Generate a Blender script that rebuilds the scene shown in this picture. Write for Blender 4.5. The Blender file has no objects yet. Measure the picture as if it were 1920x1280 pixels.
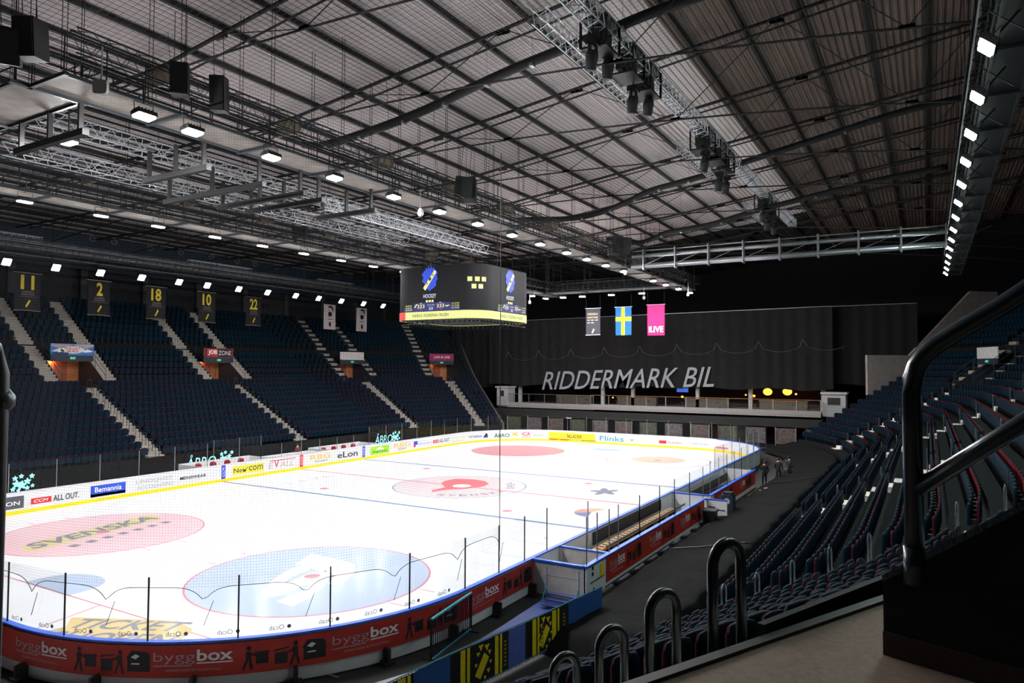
import bpy, bmesh, math, random
from math import sin, cos, pi, radians, sqrt
from mathutils import Vector, Matrix
import numpy as np
random.seed(7); rng = np.random.RandomState(7)
C = bpy.context.scene.collection
S = bpy.context.scene

# ------------------------------------------------------------------ camera
CAM = (-39.7220, -27.3909, 7.9475); YAW, PIT, ROLL = .531222, .0378021, .00349602
F = Vector((cos(PIT)*cos(YAW), cos(PIT)*sin(YAW), sin(PIT)))
R = Vector((sin(YAW), -cos(YAW), 0)); U = R.cross(F)
R2 = R*cos(ROLL)+U*sin(ROLL); U2 = -R*sin(ROLL)+U*cos(ROLL)
cd = bpy.data.cameras.new('camera'); cam = bpy.data.objects.new('camera', cd); C.objects.link(cam)
cam.matrix_world = Matrix(((R2.x, U2.x, -F.x, CAM[0]), (R2.y, U2.y, -F.y, CAM[1]), (R2.z, U2.z, -F.z, CAM[2]), (0, 0, 0, 1)))
cd.sensor_width = 36; cd.lens = 1328.18/1920*36; cd.clip_start = .05; cd.clip_end = 300
S.camera = cam
# ------------------------------------------------------------------ world, exposure
w = bpy.data.worlds.new('world'); S.world = w; w.use_nodes = True
w.node_tree.nodes['Background'].inputs[0].default_value = (.55, .65, 1, 1)
w.node_tree.nodes['Background'].inputs[1].default_value = 0.0
S.view_settings.view_transform = 'Standard'; S.view_settings.look = 'None'
S.view_settings.gamma = 1; S.view_settings.use_curve_mapping = False
S.view_settings.exposure = 0.0
LAMP = 880.0        # radiance of the floodlight panels over the ice
LAMP_C = 100.0      # the row over the far stand
LAMP_R = 230.0      # the twin lamps high on the right

# ------------------------------------------------------------------ materials
MATS = {}
def srgb(c):
    return tuple(((v/255)/12.92 if v/255 <= .04045 else (((v/255)+.055)/1.055)**2.4) for v in c)
def M(name, col=None, rough=.6, metal=0, var=.12, scale=6.0, emit=0, coat=0, coatr=.1, spec=.5, bump=0):
    if name in MATS: return MATS[name]
    m = bpy.data.materials.new(name); m.use_nodes = True; nt = m.node_tree; b = nt.nodes['Principled BSDF']
    c = srgb(col)
    b.inputs['Roughness'].default_value = rough; b.inputs['Metallic'].default_value = metal
    b.inputs['Specular IOR Level'].default_value = spec
    b.inputs['Coat Weight'].default_value = coat; b.inputs['Coat Roughness'].default_value = coatr
    if var > 0:
        tc = nt.nodes.new('ShaderNodeTexCoord'); n = nt.nodes.new('ShaderNodeTexNoise')
        n.inputs['Scale'].default_value = scale; n.inputs['Detail'].default_value = 4
        nt.links.new(tc.outputs['Object'], n.inputs['Vector'])
        r = nt.nodes.new('ShaderNodeValToRGB')
        r.color_ramp.elements[0].position = .3; r.color_ramp.elements[1].position = .7
        r.color_ramp.elements[0].color = tuple(v*(1-var) for v in c)+(1,)
        r.color_ramp.elements[1].color = tuple(min(1, v*(1+var)) for v in c)+(1,)
        nt.links.new(n.outputs['Fac'], r.inputs['Fac']); nt.links.new(r.outputs['Color'], b.inputs['Base Color'])
        if bump:
            bp = nt.nodes.new('ShaderNodeBump'); bp.inputs['Strength'].default_value = bump
            nt.links.new(n.outputs['Fac'], bp.inputs['Height']); nt.links.new(bp.outputs['Normal'], b.inputs['Normal'])
    else:
        b.inputs['Base Color'].default_value = c+(1,)
    if emit:
        b.inputs['Base Color'].default_value = tuple(v*.12 for v in c)+(1,); b.inputs['Emission Color'].default_value = c+(1,); b.inputs['Emission Strength'].default_value = emit
    MATS[name] = m; return m
def glass(name, tint=(.985, .99, .992), refl=.03, rough=.02):
    m = bpy.data.materials.new(name); m.use_nodes = True; nt = m.node_tree; nt.nodes.clear()
    o = nt.nodes.new('ShaderNodeOutputMaterial'); mx = nt.nodes.new('ShaderNodeMixShader')
    t = nt.nodes.new('ShaderNodeBsdfTransparent'); g = nt.nodes.new('ShaderNodeBsdfGlossy')
    lw = nt.nodes.new('ShaderNodeLayerWeight'); lw.inputs[0].default_value = .25
    mm = nt.nodes.new('ShaderNodeMath'); mm.operation = 'MULTIPLY_ADD'; mm.inputs[1].default_value = .22; mm.inputs[2].default_value = refl*.5
    t.inputs[0].default_value = tint+(1,); g.inputs['Roughness'].default_value = rough
    nt.links.new(lw.outputs['Fresnel'], mm.inputs[0]); nt.links.new(mm.outputs[0], mx.inputs[0])
    nt.links.new(t.outputs[0], mx.inputs[1]); nt.links.new(g.outputs[0], mx.inputs[2]); nt.links.new(mx.outputs[0], o.inputs[0])
    MATS[name] = m; return m
GLASS = glass('rink_glass')
ICE = dict(rough=.6, coat=.45, coatr=.15, var=.02, scale=.6)
ice = M('ice', (213, 216, 220), **ICE)
concrete = M('concrete', (46, 44, 44), .85, var=.2, scale=1.5)
stepmat = M('stair_concrete', (158, 150, 142), .8, var=.15, scale=3)
riser = M('terrace_dark', (24, 26, 29), .9, var=.2, scale=2, spec=.15)
seatb = M('seat_blue', (7, 31, 45), .7, var=.12, scale=3, spec=.08)
seatr = M('seat_red', (90, 12, 22), .9, var=.1, spec=.1)
black = M('black_metal', (9, 9, 11), .5, var=.1)
blackcloth = M('black_cloth', (20, 20, 22), .9, var=.35, scale=1.2)
drapemat = M('drape_cloth', (26, 26, 27), .95, var=.3, scale=2.0, bump=.4, spec=.06)
steel = M('steel', (150, 152, 156), .38, .8, var=.1)
dsteel = M('dark_steel', (44, 42, 41), .6, .3, var=.15)
rail_m = M('rail_paint', (40, 62, 74), .3, var=.1, coat=.5)
white_p = M('white_panel', (216, 216, 219), .45, var=.03)
offwhite = M('offwhite_panel', (186, 182, 178), .6, var=.1, scale=3)
blue_cap = M('blue_cap', (14, 92, 215), .4, var=.05)
yellow = M('kick_yellow', (245, 205, 20), .45, var=.05)
redban = M('banner_red', (178, 42, 28), .6, var=.12, scale=1.3, bump=.25)
white_pr = M('print_white', (235, 235, 238), .6, var=0)
black_pr = M('print_black', (14, 14, 18), .6, var=0)
grey_pr = M('print_grey', (168, 160, 166), .6, var=0)
emit_mat = M('lamp_panel', (255, 255, 255), emit=LAMP, var=0)
emit_c = M('lamp_panel_outer', (246, 248, 255), emit=LAMP_C, var=0)
emit_r = M('lamp_panel_cool', (232, 255, 250), emit=LAMP_R, var=0)

# ------------------------------------------------------------------ mesh helpers
class MB:
    def __init__(s): s.v = []; s.f = []; s.m = []
    def add(s, vs, fs, mi=0):
        n = len(s.v); s.v += [tuple(v) for v in vs]; s.f += [tuple(i+n for i in f) for f in fs]; s.m += [mi]*len(fs)
    def box(s, a, b, mi=0):
        x0, y0, z0 = [min(p, q) for p, q in zip(a, b)]; x1, y1, z1 = [max(p, q) for p, q in zip(a, b)]
        s.add([(x0, y0, z0), (x1, y0, z0), (x1, y1, z0), (x0, y1, z0), (x0, y0, z1), (x1, y0, z1), (x1, y1, z1), (x0, y1, z1)],
              [(0, 3, 2, 1), (4, 5, 6, 7), (0, 1, 5, 4), (1, 2, 6, 5), (2, 3, 7, 6), (3, 0, 4, 7)], mi)
    def obox(s, c, size, rz=0, rx=0, ry=0, mi=0):
        Mx = Matrix.Translation(c) @ Matrix.Rotation(rz, 4, 'Z') @ Matrix.Rotation(ry, 4, 'Y') @ Matrix.Rotation(rx, 4, 'X')
        hx, hy, hz = [q/2 for q in size]
        vs = [Mx @ Vector(p) for p in ((-hx, -hy, -hz), (hx, -hy, -hz), (hx, hy, -hz), (-hx, hy, -hz), (-hx, -hy, hz), (hx, -hy, hz), (hx, hy, hz), (-hx, hy, hz))]
        s.add(vs, [(0, 3, 2, 1), (4, 5, 6, 7), (0, 1, 5, 4), (1, 2, 6, 5), (2, 3, 7, 6), (3, 0, 4, 7)], mi)
    def tube(s, pts, r, n=6, mi=0, closed=False):
        pts = [Vector(p) for p in pts]; k = len(pts); rings = []
        for i, p in enumerate(pts):
            if closed: d = pts[(i+1) % k]-pts[i-1]
            else: d = (pts[min(i+1, k-1)]-pts[max(i-1, 0)])
            if d.length < 1e-9: d = Vector((0, 0, 1))
            d.normalize(); u = d.cross(Vector((0, 0, 1)))
            if u.length < .05: u = d.cross(Vector((1, 0, 0))) if i == 0 or not rings else pu
            u.normalize(); w_ = u.cross(d)
            if i and u.dot(pu) < 0: u = -u; w_ = -w_
            pu = u; rr = r[i] if isinstance(r, (list, tuple)) else r
            rings.append([p+(u*cos(2*pi*j/n+pi/n)+w_*sin(2*pi*j/n+pi/n))*rr for j in range(n)])
        vs = [v for g in rings for v in g]; fs = []
        for i in range(k if closed else k-1):
            a = i*n; b = ((i+1) % k)*n
            for j in range(n): fs.append((a+j, a+(j+1) % n, b+(j+1) % n, b+j))
        if not closed: fs += [tuple(range(n))[::-1], tuple(range((k-1)*n, k*n))]
        s.add(vs, fs, mi)
    def prism(s, pts, axis_vec, mi=0):
        n = len(pts); a = Vector(axis_vec); vs = [Vector(p) for p in pts]+[Vector(p)+a for p in pts]
        s.add(vs, [tuple(range(n))[::-1], tuple(range(n, 2*n))]+[(i, (i+1) % n, n+(i+1) % n, n+i) for i in range(n)], mi)
    def poly(s, pts, mi=0): s.add(pts, [tuple(range(len(pts)))], mi)
    def sphere(s, c, r, n=8, m=5, mi=0, sz=1):
        vs = [(c[0], c[1], c[2]+r*sz)]; fs = []
        for i in range(1, m):
            a = pi*i/m
            for j in range(n): vs.append((c[0]+r*sin(a)*cos(2*pi*j/n), c[1]+r*sin(a)*sin(2*pi*j/n), c[2]+r*sz*cos(a)))
        vs.append((c[0], c[1], c[2]-r*sz))
        for j in range(n): fs.append((0, 1+j, 1+(j+1) % n))
        for i in range(m-2):
            for j in range(n): fs.append((1+i*n+j, 1+(i+1)*n+j, 1+(i+1)*n+(j+1) % n, 1+i*n+(j+1) % n))
        L = len(vs)-1
        for j in range(n): fs.append((L, 1+(m-2)*n+(j+1) % n, 1+(m-2)*n+j))
        s.add(vs, fs, mi)
    def build(s, name, mat, parent=None, smooth=False, loc=None):
        me = bpy.data.meshes.new(name)
        vs = s.v
        if loc is not None: vs = [(v[0]-loc[0], v[1]-loc[1], v[2]-loc[2]) for v in vs]
        me.from_pydata(vs, [], s.f); mats = mat if isinstance(mat, (list, tuple)) else [mat]
        for m_ in mats: me.materials.append(m_)
        if len(mats) > 1: me.polygons.foreach_set('material_index', s.m)
        if smooth: me.polygons.foreach_set('use_smooth', [True]*len(s.f))
        me.update(); o = bpy.data.objects.new(name, me); C.objects.link(o)
        if parent is not None: o.parent = parent
        if loc is not None: o.location = loc
        return o
def tag(o, label=None, cat=None, group=None, kind=None):
    if label: o['label'] = label
    if cat: o['category'] = cat
    if group: o['group'] = group
    if kind: o['kind'] = kind
    return o
def thing(name, label, cat, loc=(0, 0, 0), rz=0, group=None):
    o = bpy.data.objects.new(name, None); C.objects.link(o); o.location = loc; o.rotation_euler = (0, 0, rz); o.empty_display_size = .2
    return tag(o, label, cat, group)
def copy_tree(o, parent=None):
    c = o.copy(); C.objects.link(c)
    if parent is not None: c.parent = parent
    for ch in list(o.children): copy_tree(ch, c)
    return c
ORD = ['first', 'second', 'third', 'fourth', 'fifth', 'sixth', 'seventh', 'eighth', 'ninth', 'tenth', 'eleventh', 'twelfth', 'thirteenth', 'fourteenth', 'fifteenth', 'sixteenth', 'seventeenth', 'eighteenth', 'nineteenth', 'twentieth']
def od(i):
    if i < 20: return ORD[i]
    t = ['', '', 'twenty', 'thirty', 'forty', 'fifty', 'sixty'][(i+1)//10]
    return t+('th' if (i+1) % 10 == 0 else '-'+ORD[(i+1) % 10-1]) if (i+1) % 10 else t[:-1]+'ieth'
# text -> normalised 2D mesh
_tc = {}
def text_geom(body, shear=0, bold=0):
    k = (body, shear, bold)
    if k in _tc: return _tc[k]
    cu = bpy.data.curves.new('t', 'FONT'); cu.body = body; cu.shear = shear; cu.offset = bold; cu.resolution_u = 3
    ob = bpy.data.objects.new('t', cu); C.objects.link(ob); dg = bpy.context.evaluated_depsgraph_get()
    me = bpy.data.meshes.new_from_object(ob.evaluated_get(dg))
    vs = [(v.co.x, v.co.y) for v in me.vertices]; fs = [tuple(p.vertices) for p in me.polygons]
    bpy.data.objects.remove(ob); bpy.data.curves.remove(cu); bpy.data.meshes.remove(me)
    if not vs: vs = [(0, 0), (1, 1)]
    xs = [v[0] for v in vs]; ys = [v[1] for v in vs]; x0, x1, y0, y1 = min(xs), max(xs), min(ys), max(ys)
    vs = [((x-x0)/(x1-x0+1e-9), (y-y0)/(y1-y0+1e-9)) for x, y in vs]
    _tc[k] = (vs, fs); return _tc[k]
def put_text(mb, body, fn, u0, u1, v0, v1, mi=0, shear=0, bold=0):
    vs, fs = text_geom(body, shear, bold)
    mb.add([fn(u0+(u1-u0)*a, v0+(v1-v0)*b) for a, b in vs], fs, mi)
def put_poly(mb, fn, pts, mi=0): mb.poly([fn(*p) for p in pts], mi)
def put_rect(mb, fn, u0, u1, v0, v1, mi=0, n=1):
    for i in range(n):
        a = u0+(u1-u0)*i/n; b = u0+(u1-u0)*(i+1)/n; mb.poly([fn(a, v0), fn(b, v0), fn(b, v1), fn(a, v1)], mi)
def plane_fn(o, u, v):
    o = Vector(o); u = Vector(u); v = Vector(v)
    return lambda a, b: tuple(o+u*a+v*b)
def ring(cx, cy, r0, r1, z, n=96, a0=0, a1=2*pi):
    mb = MB(); vs = []
    for i in range(n+1):
        a = a0+(a1-a0)*i/n; vs += [(cx+r0*cos(a), cy+r0*sin(a), z), (cx+r1*cos(a), cy+r1*sin(a), z)]
    mb.add(vs, [(2*i, 2*i+1, 2*i+3, 2*i+2) for i in range(n)]); return mb

# ------------------------------------------------------------------ floor and ice
fl = MB(); fl.box((-62, -50, -.35), (60, 50, -.05)); tag(fl.build('floor', concrete), kind='structure')
HX, HY, RC = 30.0, 15.0, 8.5
def rink_pt(s, off=0.0):
    """arclength s along the rink's inner edge: starts at (-21.5, 15), runs along the far side first"""
    L1 = 2*(HX-RC); A = pi/2*RC; L2 = 2*(HY-RC); tot = 2*L1+2*L2+4*A; s %= tot
    segs = [('l', L1, (-21.5, 15), (1, 0)), ('a', A, (21.5, 6.5), pi/2), ('l', L2, (30, 6.5), (0, -1)), ('a', A, (21.5, -6.5), 0),
            ('l', L1, (21.5, -15), (-1, 0)), ('a', A, (-21.5, -6.5), -pi/2), ('l', L2, (-30, -6.5), (0, 1)), ('a', A, (-21.5, 6.5), pi)]
    for k, L, p, d in segs:
        if s <= L+1e-9:
            if k == 'l': n = (-d[1], d[0]); return (p[0]+d[0]*s+n[0]*off, p[1]+d[1]*s+n[1]*off)
            a = d-s/RC; return (p[0]+(RC+off)*cos(a), p[1]+(RC+off)*sin(a))
        s -= L
L1 = 43.0; ARC = pi/2*RC; L2 = 13.0; TOT = 2*L1+2*L2+4*ARC
S_E = L1+ARC; S_N = L1+2*ARC+L2; S_W0 = 2*L1+2*ARC+L2; S_W = S_W0+ARC     # start of end side, near side, near-left arc, left end
rink = thing('ice_rink', 'large white ice rink with painted lines and logos inside the boards', 'ice rink', (0, 0, 0))
mb = MB(); n = 160; mb.poly([rink_pt(TOT*i/n, .02)+(0,) for i in range(n)][::-1]); mb.v = [(v[0], v[1], 0) for v in mb.v]
mb.prism([(v[0], v[1], -.06) for v in mb.v], (0, 0, .03)); mb.build('ice_sheet', ice, rink)
def im(name, c): return M('ice_'+name, c, **ICE)
ZM = .004
l_red = im('line_red', (190, 112, 124)); l_blue = im('line_blue', (92, 118, 158)); pale_blue = im('pale_blue', (158, 172, 196)); pink = im('pink', (204, 170, 177))
def strip(name, x0, x1, y0, y1, mat, z=ZM):
    m_ = MB(); m_.poly([(x0, y0, z), (x1, y0, z), (x1, y1, z), (x0, y1, z)]); return m_.build(name, mat, rink)
strip('centre_line', -.12, .12, -14.98, 14.98, l_red)
strip('blue_line', -7.29, -6.99, -14.98, 14.98, l_blue); strip('blue_line', 6.99, 7.29, -14.98, 14.98, l_blue)
strip('goal_line', -26.03, -25.97, -14.2, 14.2, l_red); strip('goal_line', 25.97, 26.03, -14.2, 14.2, l_red)
def disc(name, cx, cy, r, mat, z=ZM): m_ = MB(); m_.poly([(cx+r*cos(2*pi*i/72), cy+r*sin(2*pi*i/72), z) for i in range(72)]); return m_.build(name, mat, rink)
disc('centre_circle', 0, 0, 4.42, im('centre_tint', (192, 180, 183)), .003); ring(0, 0, 4.42, 4.5, ZM).build('circle_line', l_blue, rink)
for cx, cy, fill in ((-20, -7, pale_blue), (-20, 7, pink), (20, 7, im('red_fill', (200, 128, 136))), (20, -7, None)):
    if fill: disc('faceoff_circle', cx, cy, 4.42, fill, .003)
    ring(cx, cy, 4.42, 4.5, ZM).build('circle_line', l_red, rink); disc('faceoff_spot', cx, cy, .3, l_red, .008)
    for sx in (-1, 1):
        for sy in (-1, 1):
            mb = MB(); mb.box((cx+sx*.85-.02, cy+sy*4.5, ZM-.001), (cx+sx*.85+.03, cy+sy*5.15, ZM)); mb.build('hash_mark', l_red, rink)
for sx in (-1, 1):
    for sy in (-1, 1): disc('neutral_spot', sx*5.5, sy*7, .3, l_red, ZM)
for sx in (-1, 1):
    m_ = MB(); m_.poly([(sx*26, -1.5, ZM)]+[(sx*26-sx*1.83*sin(a)**.6 if 0 < a < pi else sx*26, -1.5*cos(a), ZM) for a in [pi*i/24 for i in range(25)]]+[(sx*26, 1.5, ZM)])
    m_.build('goal_crease', pale_blue, rink)
    for sy in (-1, 1):   # restraining lines behind the goal
        m_ = MB(); m_.poly([(sx*26, sy*3.4, ZM), (sx*26, sy*3.46, ZM), (sx*29.95, sy*4.3, ZM), (sx*29.95, sy*4.24, ZM)]); m_.build('trapezoid_line', l_red, rink)
def icefn(cx, cy, ang, z=.006):
    return plane_fn((cx, cy, z), (cos(ang), sin(ang), 0), (-sin(ang), cos(ang), 0))
iw = im('white_print', (240, 242, 245)); iy = im('yellow_print', (192, 180, 128)); ik = im('dark_print', (110, 112, 128)); ir = im('red_print', (200, 88, 96)); iye = im('ochre_print', (190, 168, 110)); io = im('orange_print', (190, 158, 120)); ibn = im('navy_print', (78, 102, 150))
# blue circle: white letters reading from the centre line; black-yellow lettering in the pink circle
f = icefn(-20, -7, radians(25), .0065); mb = MB(); put_text(mb, 'SJ', f, -3.4, 3.2, -1.5, 1.3, bold=.06, shear=.2); mb.build('circle_logo', iw, rink)
f = icefn(-20, 7, pi*.06, .0065); mb = MB(); put_poly(mb, f, [(-3.9, -.3), (-3.2, 1.1), (3.9, 1.35), (3.4, -.25)], 1)
put_text(mb, 'SVENSKA', f, -3.4, 3.4, -.05, 1.1, 0, shear=.3, bold=.03)
for i in range(7): put_rect(mb, lambda a, b: f(a, b), -2.6+i*.85, -2.2+i*.85, -1.35, -.9, 0)
mb.v = [(v[0], v[1], v[2]+(.001 if k >= 4 else 0)) for k, v in enumerate(mb.v)]; mb.build('circle_logo', [ik, iy], rink)
f = icefn(0, 0, -pi*.5+.05, .0065); mb = MB()   # stylised eye in the centre circle
put_poly(mb, f, [(-1.9, 2.5), (-.6, 2.9), (.5, 2.6), (1.3, 1.7), (1.5, .6), (.9, -.9), (.0, -1.7), (-.3, -2.9), (-.75, -2.2), (-.6, -.9), (-1.7, .3), (-2.1, 1.4)])
mb.v = [(v[0], v[1], v[2]) for v in mb.v]; mb.build('centre_logo', ir, rink)
mb = MB(); put_poly(mb, icefn(0, 0, 0, .0075), [(.1+.62*cos(2*pi*i/24), -.1+.62*sin(2*pi*i/24)) for i in range(24)]); mb.build('centre_logo_pupil', iw, rink)
mb = MB()
txt = 'SVENSKA SPEL'
for i, ch in enumerate(txt):
    if ch == ' ': continue
    a = radians(-165+i*11.5); fx = plane_fn((3.5*cos(a), 3.5*sin(a), .0065), (-sin(a), cos(a), 0), (-cos(a), -sin(a), 0))
    put_text(mb, ch, fx, -.24, .24, -.27, .27, bold=.02)
mb.build('centre_lettering', ik, rink)
f = icefn(-27.1, -5.9, -radians(64), .0065); mb = MB()
put_poly(mb, f, [(-2.4, -1.0), (-1.5, -1.6), (2.6, -1.3), (2.5, .2), (1.6, .9), (-1.9, .9), (-1.5, .1)]); o = mb.build('corner_logo', iye, rink)
mb = MB(); f2 = icefn(-27.1, -5.9, -radians(64), .0085); put_text(mb, 'TICKET', f2, -1.4, 2.2, 0, .8, shear=.2, bold=.02); put_text(mb, 'SHOPEN', f2, -1.6, 2.4, -1.1, -.25, shear=.2, bold=.02); mb.build('corner_lettering', ik, rink)
f = icefn(-3.4, -10.9, 0, .0065)
for nm, mt, a0, a1 in (('ochre', io, 120, 180), ('red', im('salmon', (190, 118, 108)), 60, 120), ('navy', ibn, 0, 60)):
    mb = MB(); put_poly(mb, f, [(-1.2*0, -.3)]+[(1.25*sin(radians(t-90)), -.6+1.25*cos(radians(t-90))) for t in range(a0, a1+1, 6)]); mb.build('fan_logo', mt, rink)
mb = MB(); put_poly(mb, icefn(3.1, -9.2, .2, .0065), [((1.0+.35*sin(5*t))*cos(t), (1.0+.35*sin(5*t))*sin(t)*.7) for t in [2*pi*i/60 for i in range(60)]]); mb.build('ice_crest', ik, rink)
mb = MB(); put_text(mb, 'LIVE', icefn(-3.2, 10.6, 0, .0065), -2.2, 2.2, -.4, .4); mb.build('ice_lettering', im('grey_print', (176, 180, 190)), rink)
disc('side_mark', 20.5, -6.9, 2.3, im('apricot', (196, 178, 158)), ZM+.002)

# ------------------------------------------------------------------ boards
boards = thing('rink_boards', 'continuous white rink boards with yellow kick strip and printed adverts', 'rink boards', (0, 0, 0))
def sweep(prof, s0, s1, step=.5, closed_prof=True, mi=0):
    """prof: list of (off, z)"""
    m_ = MB(); k = max(1, int(math.ceil((s1-s0)/step))); n = len(prof); vs = []
    for i in range(k+1):
        s = s0+(s1-s0)*i/k
        for off, z in prof: p = rink_pt(s, off); vs.append((p[0], p[1], z))
    fs = []
    for i in range(k):
        for j in range(n if closed_prof else n-1):
            a = i*n+j; b = i*n+(j+1) % n; fs.append((a, b, b+n, a+n))
    if closed_prof: fs += [tuple(range(n)), tuple(range(k*n, k*n+n))[::-1]]
    m_.add(vs, fs, mi); return m_
# near side s for a given x: s = S_N + (21.5 - x)
def sN(x): return S_N+(21.5-x)
def rect(o0, o1, z0, z1): return [(o0, z0), (o1, z0), (o1, z1), (o0, z1)]
# full board body; the bench gates are simple white panels too
sweep(rect(.0, .10, 0, 1.15), 0, TOT).build('board_panel', white_p, boards)
sweep(rect(-.02, .0, 0, .2), 0, TOT).build('kick_strip', yellow, boards)
sweep(rect(-.03, .14, 1.15, 1.20), S_N-10, TOT).build('cap_rail', blue_cap, boards)
sweep(rect(-.02, .12, 1.15, 1.19), 0, S_N-10).build('cap_rail', white_p, boards)
sweep(rect(.14, .16, .34, 1.12), sN(-17.35), S_W+14).build('byggbox_banner', redban, boards)
for k in range(14):
    s = sN(-17.0)+.6+k*2.35; p = rink_pt(s, .3); q = rink_pt(s, .12); a = math.atan2(p[1]-q[1], p[0]-q[0])
    m_ = MB(); m_.obox(((p[0]+q[0])/2, (p[1]+q[1])/2, .2), (.42, .08, .4), rz=a); m_.obox((p[0], p[1], .03), (.3, .3, .06), rz=a)
    m_.build('board_support', dsteel, boards)
# adverts on the far boards (inner face)
def far_fn(u, v): p = rink_pt(u+21.5, -.012); return (p[0], p[1], v)       # u = x along y=15
def end_fn(u, v): p = rink_pt(S_E+(6.5-u), -.012); return (p[0], p[1], v)   # u = y on x=30, goes -y
def adv(name, parts, mats, fn):
    m_ = MB(); mi = {}
    ml = []
    for p in parts:
        mt = MATS[mats[p[-1]]]
        if mt not in ml: ml.append(mt)
        k = ml.index(mt); d = {'fn': fn}
        if p[0] == 'r': put_rect(m_, fn if len(p) < 7 else p[6], p[1], p[2], p[3], p[4], k, n=max(1, int(abs(p[2]-p[1]))))
        elif p[0] == 't':
            sh = p[6] if len(p) > 7 else 0
            put_text(m_, p[1], lambda a, b: off_fn(fn, a, b), p[2], p[3], p[4], p[5], k, shear=sh, bold=.012)
        elif p[0] == 'p': put_poly(m_, lambda a, b: off_fn(fn, a, b), p[1], k)
    return m_.build(name, ml, boards)
def off_fn(fn, a, b):
    return _toward(fn(a, b))
def _toward(p):   # 4 mm nearer to the ice
    x, y, z = p; d = math.hypot(x, y)
    if abs(x) < 21.5: return (x, y-.004*(1 if y > 0 else -1), z)
    return (x-.004*x/d, y-.004*y/d, z)
M('a_red', (206, 36, 36), var=0); M('a_blue', (30, 70, 190), var=0); M('a_yel', (240, 214, 40), var=0); M('a_grn', (150, 206, 40), var=0)
M('a_grey', (176, 174, 178), var=0); M('a_dgrey', (72, 76, 82), var=0); M('a_org', (240, 184, 90), var=0); M('a_navy', (26, 34, 90), var=0)
M('a_teal', (70, 150, 170), var=0); M('a_pale', (150, 170, 225), var=0); M('a_dgreen', (20, 70, 60), var=0); M('a_lime', (200, 214, 120), var=0); M('a_pink', (222, 120, 130), var=0)
K = dict(r='a_red', b='a_blue', y='a_yel', g='a_grn', e='a_grey', d='a_dgrey', o='a_org', n='a_navy', t='a_teal', p='a_pale', k='print_black', w='print_white', G='a_dgreen', l='a_lime', P='a_pink')
adv('motion_advert', [('r', -22.3, -19.75, .32, .98, 'd'), ('t', 'T.MOTION', -22.1, -19.95, .5, .72, 'w')], K, far_fn)
adv('all_out_advert', [('r', -19.4, -18.35, .42, .74, 'r'), ('t', 'CCM', -19.25, -18.5, .5, .66, .3, 'w'), ('t', 'ALL OUT.', -18.25, -16.85, .42, .76, 'k')], K, far_fn)
adv('bemannia_advert', [('r', -16.2, -14.1, .3, .96, 'b'), ('r', -16.2, -14.1, .3, .46, 'p'), ('t', 'Bemannia', -15.95, -14.35, .55, .85, 'w')], K, far_fn)
adv('lindqvist_advert', [('t', 'LINDQVIST', -13.45, -10.95, .66, .94, 'e'), ('t', 'ACCOUNTING', -13.4, -10.9, .32, .56, 'e')], K, far_fn)
adv('menswear_advert', [('t', 'MENSWEAR', -10.45, -8.5, .55, .75, 'k'), ('t', 'accessories for men', -9.8, -9.0, .38, .45, 'e')], K, far_fn)
adv('line_marker', [('r', -7.3, -6.97, .0, 1.14, 'b'), ], K, far_fn)
adv('neh_advert', [('r', -6.4, -3.65, .35, .95, 'y'), ('t', 'Neн', -6.3, -5.2, .48, .8, 'n'), ('t', '·com', -5.15, -3.75, .48, .84, 'd')], K, far_fn)
adv('evall_advert', [('r', -3.1, -.62, .95, 1.0, 'r'), ('t', 'E', -3.25, -2.75, .42, .88, .2, 'e'), ('t', 'V', -2.7, -2.25, .42, .98, 'r'), ('t', 'ALL', -2.2, -.8, .42, .86, .2, 'e')], K, far_fn)
adv('line_marker', [('r', -.19, .15, .0, 1.14, 'r')], K, far_fn)
adv('rbg_advert', [('t', 'RBG', .9, 3.1, .6, 1.0, 'o'), ('t', 'SCHAKT', 1.4, 2.8, .38, .5, 'd')], K, far_fn)
adv('elon_advert', [('t', 'eLon', 3.9, 6.3, .42, .92, 'k')], K, far_fn)
adv('line_marker', [('r', 6.9, 7.24, .0, 1.14, 'b')], K, far_fn)
adv('green_advert', [('r', 7.9, 10.45, .28, .98, 'g'), ('p', [(8.6, .66), (9.2, .92), (9.8, .66)], 'w'), ('t', 'Ängsträdet', 8.2, 10.2, .38, .66, 'G')], K, far_fn)
adv('rbg_advert', [('t', 'RBG', 11.1, 13.5, .6, 1.0, 'o'), ('t', 'SCHAKT', 11.7, 13.0, .38, .5, 'd')], K, far_fn)
adv('flag_advert', [('r', 14.0, 14.6, .6, .95, 'b'), ('r', 14.0, 14.3, .4, .6, 'r'), ('t', 'Skandinaviska', 14.7, 16.85, .55, .75, 'p')], K, far_fn)
adv('all_out_advert', [('r', 17.05, 18.0, .5, .8, 'r'), ('t', 'CCM', 17.15, 17.9, .58, .72, 'w'), ('t', 'ALL OUT.', 18.1, 19.9, .48, .82, 'k')], K, far_fn)
adv('lime_advert', [('t', 'STOR Logistic', 20.2, 22.9, .6, .86, 'l'), ('r', 20.3, 22.6, .36, .4, 'e')], K, far_fn)
adv('tatarna_advert', [('t', 'TÄTARNA', 23.1, 25.0, .5, .8, 'n'), ('p', [(25.15, .45), (25.75, .45), (25.7, .8), (25.5, .95), (25.3, .7)], 'n')], K, far_fn)
def run_fn(u, v): p = rink_pt(u, -.012); return (p[0], p[1], v)
adv('abro_advert', [('t', 'ÅBRO', 48.0, 49.8, .4, .9, 'G'), ('p', [(49.95, .45), (50.2, .72), (49.95, .95), (50.35, .85), (50.75, 1.0), (50.6, .72), (50.8, .45), (50.35, .6)], 'o')], K, run_fn)
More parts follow.
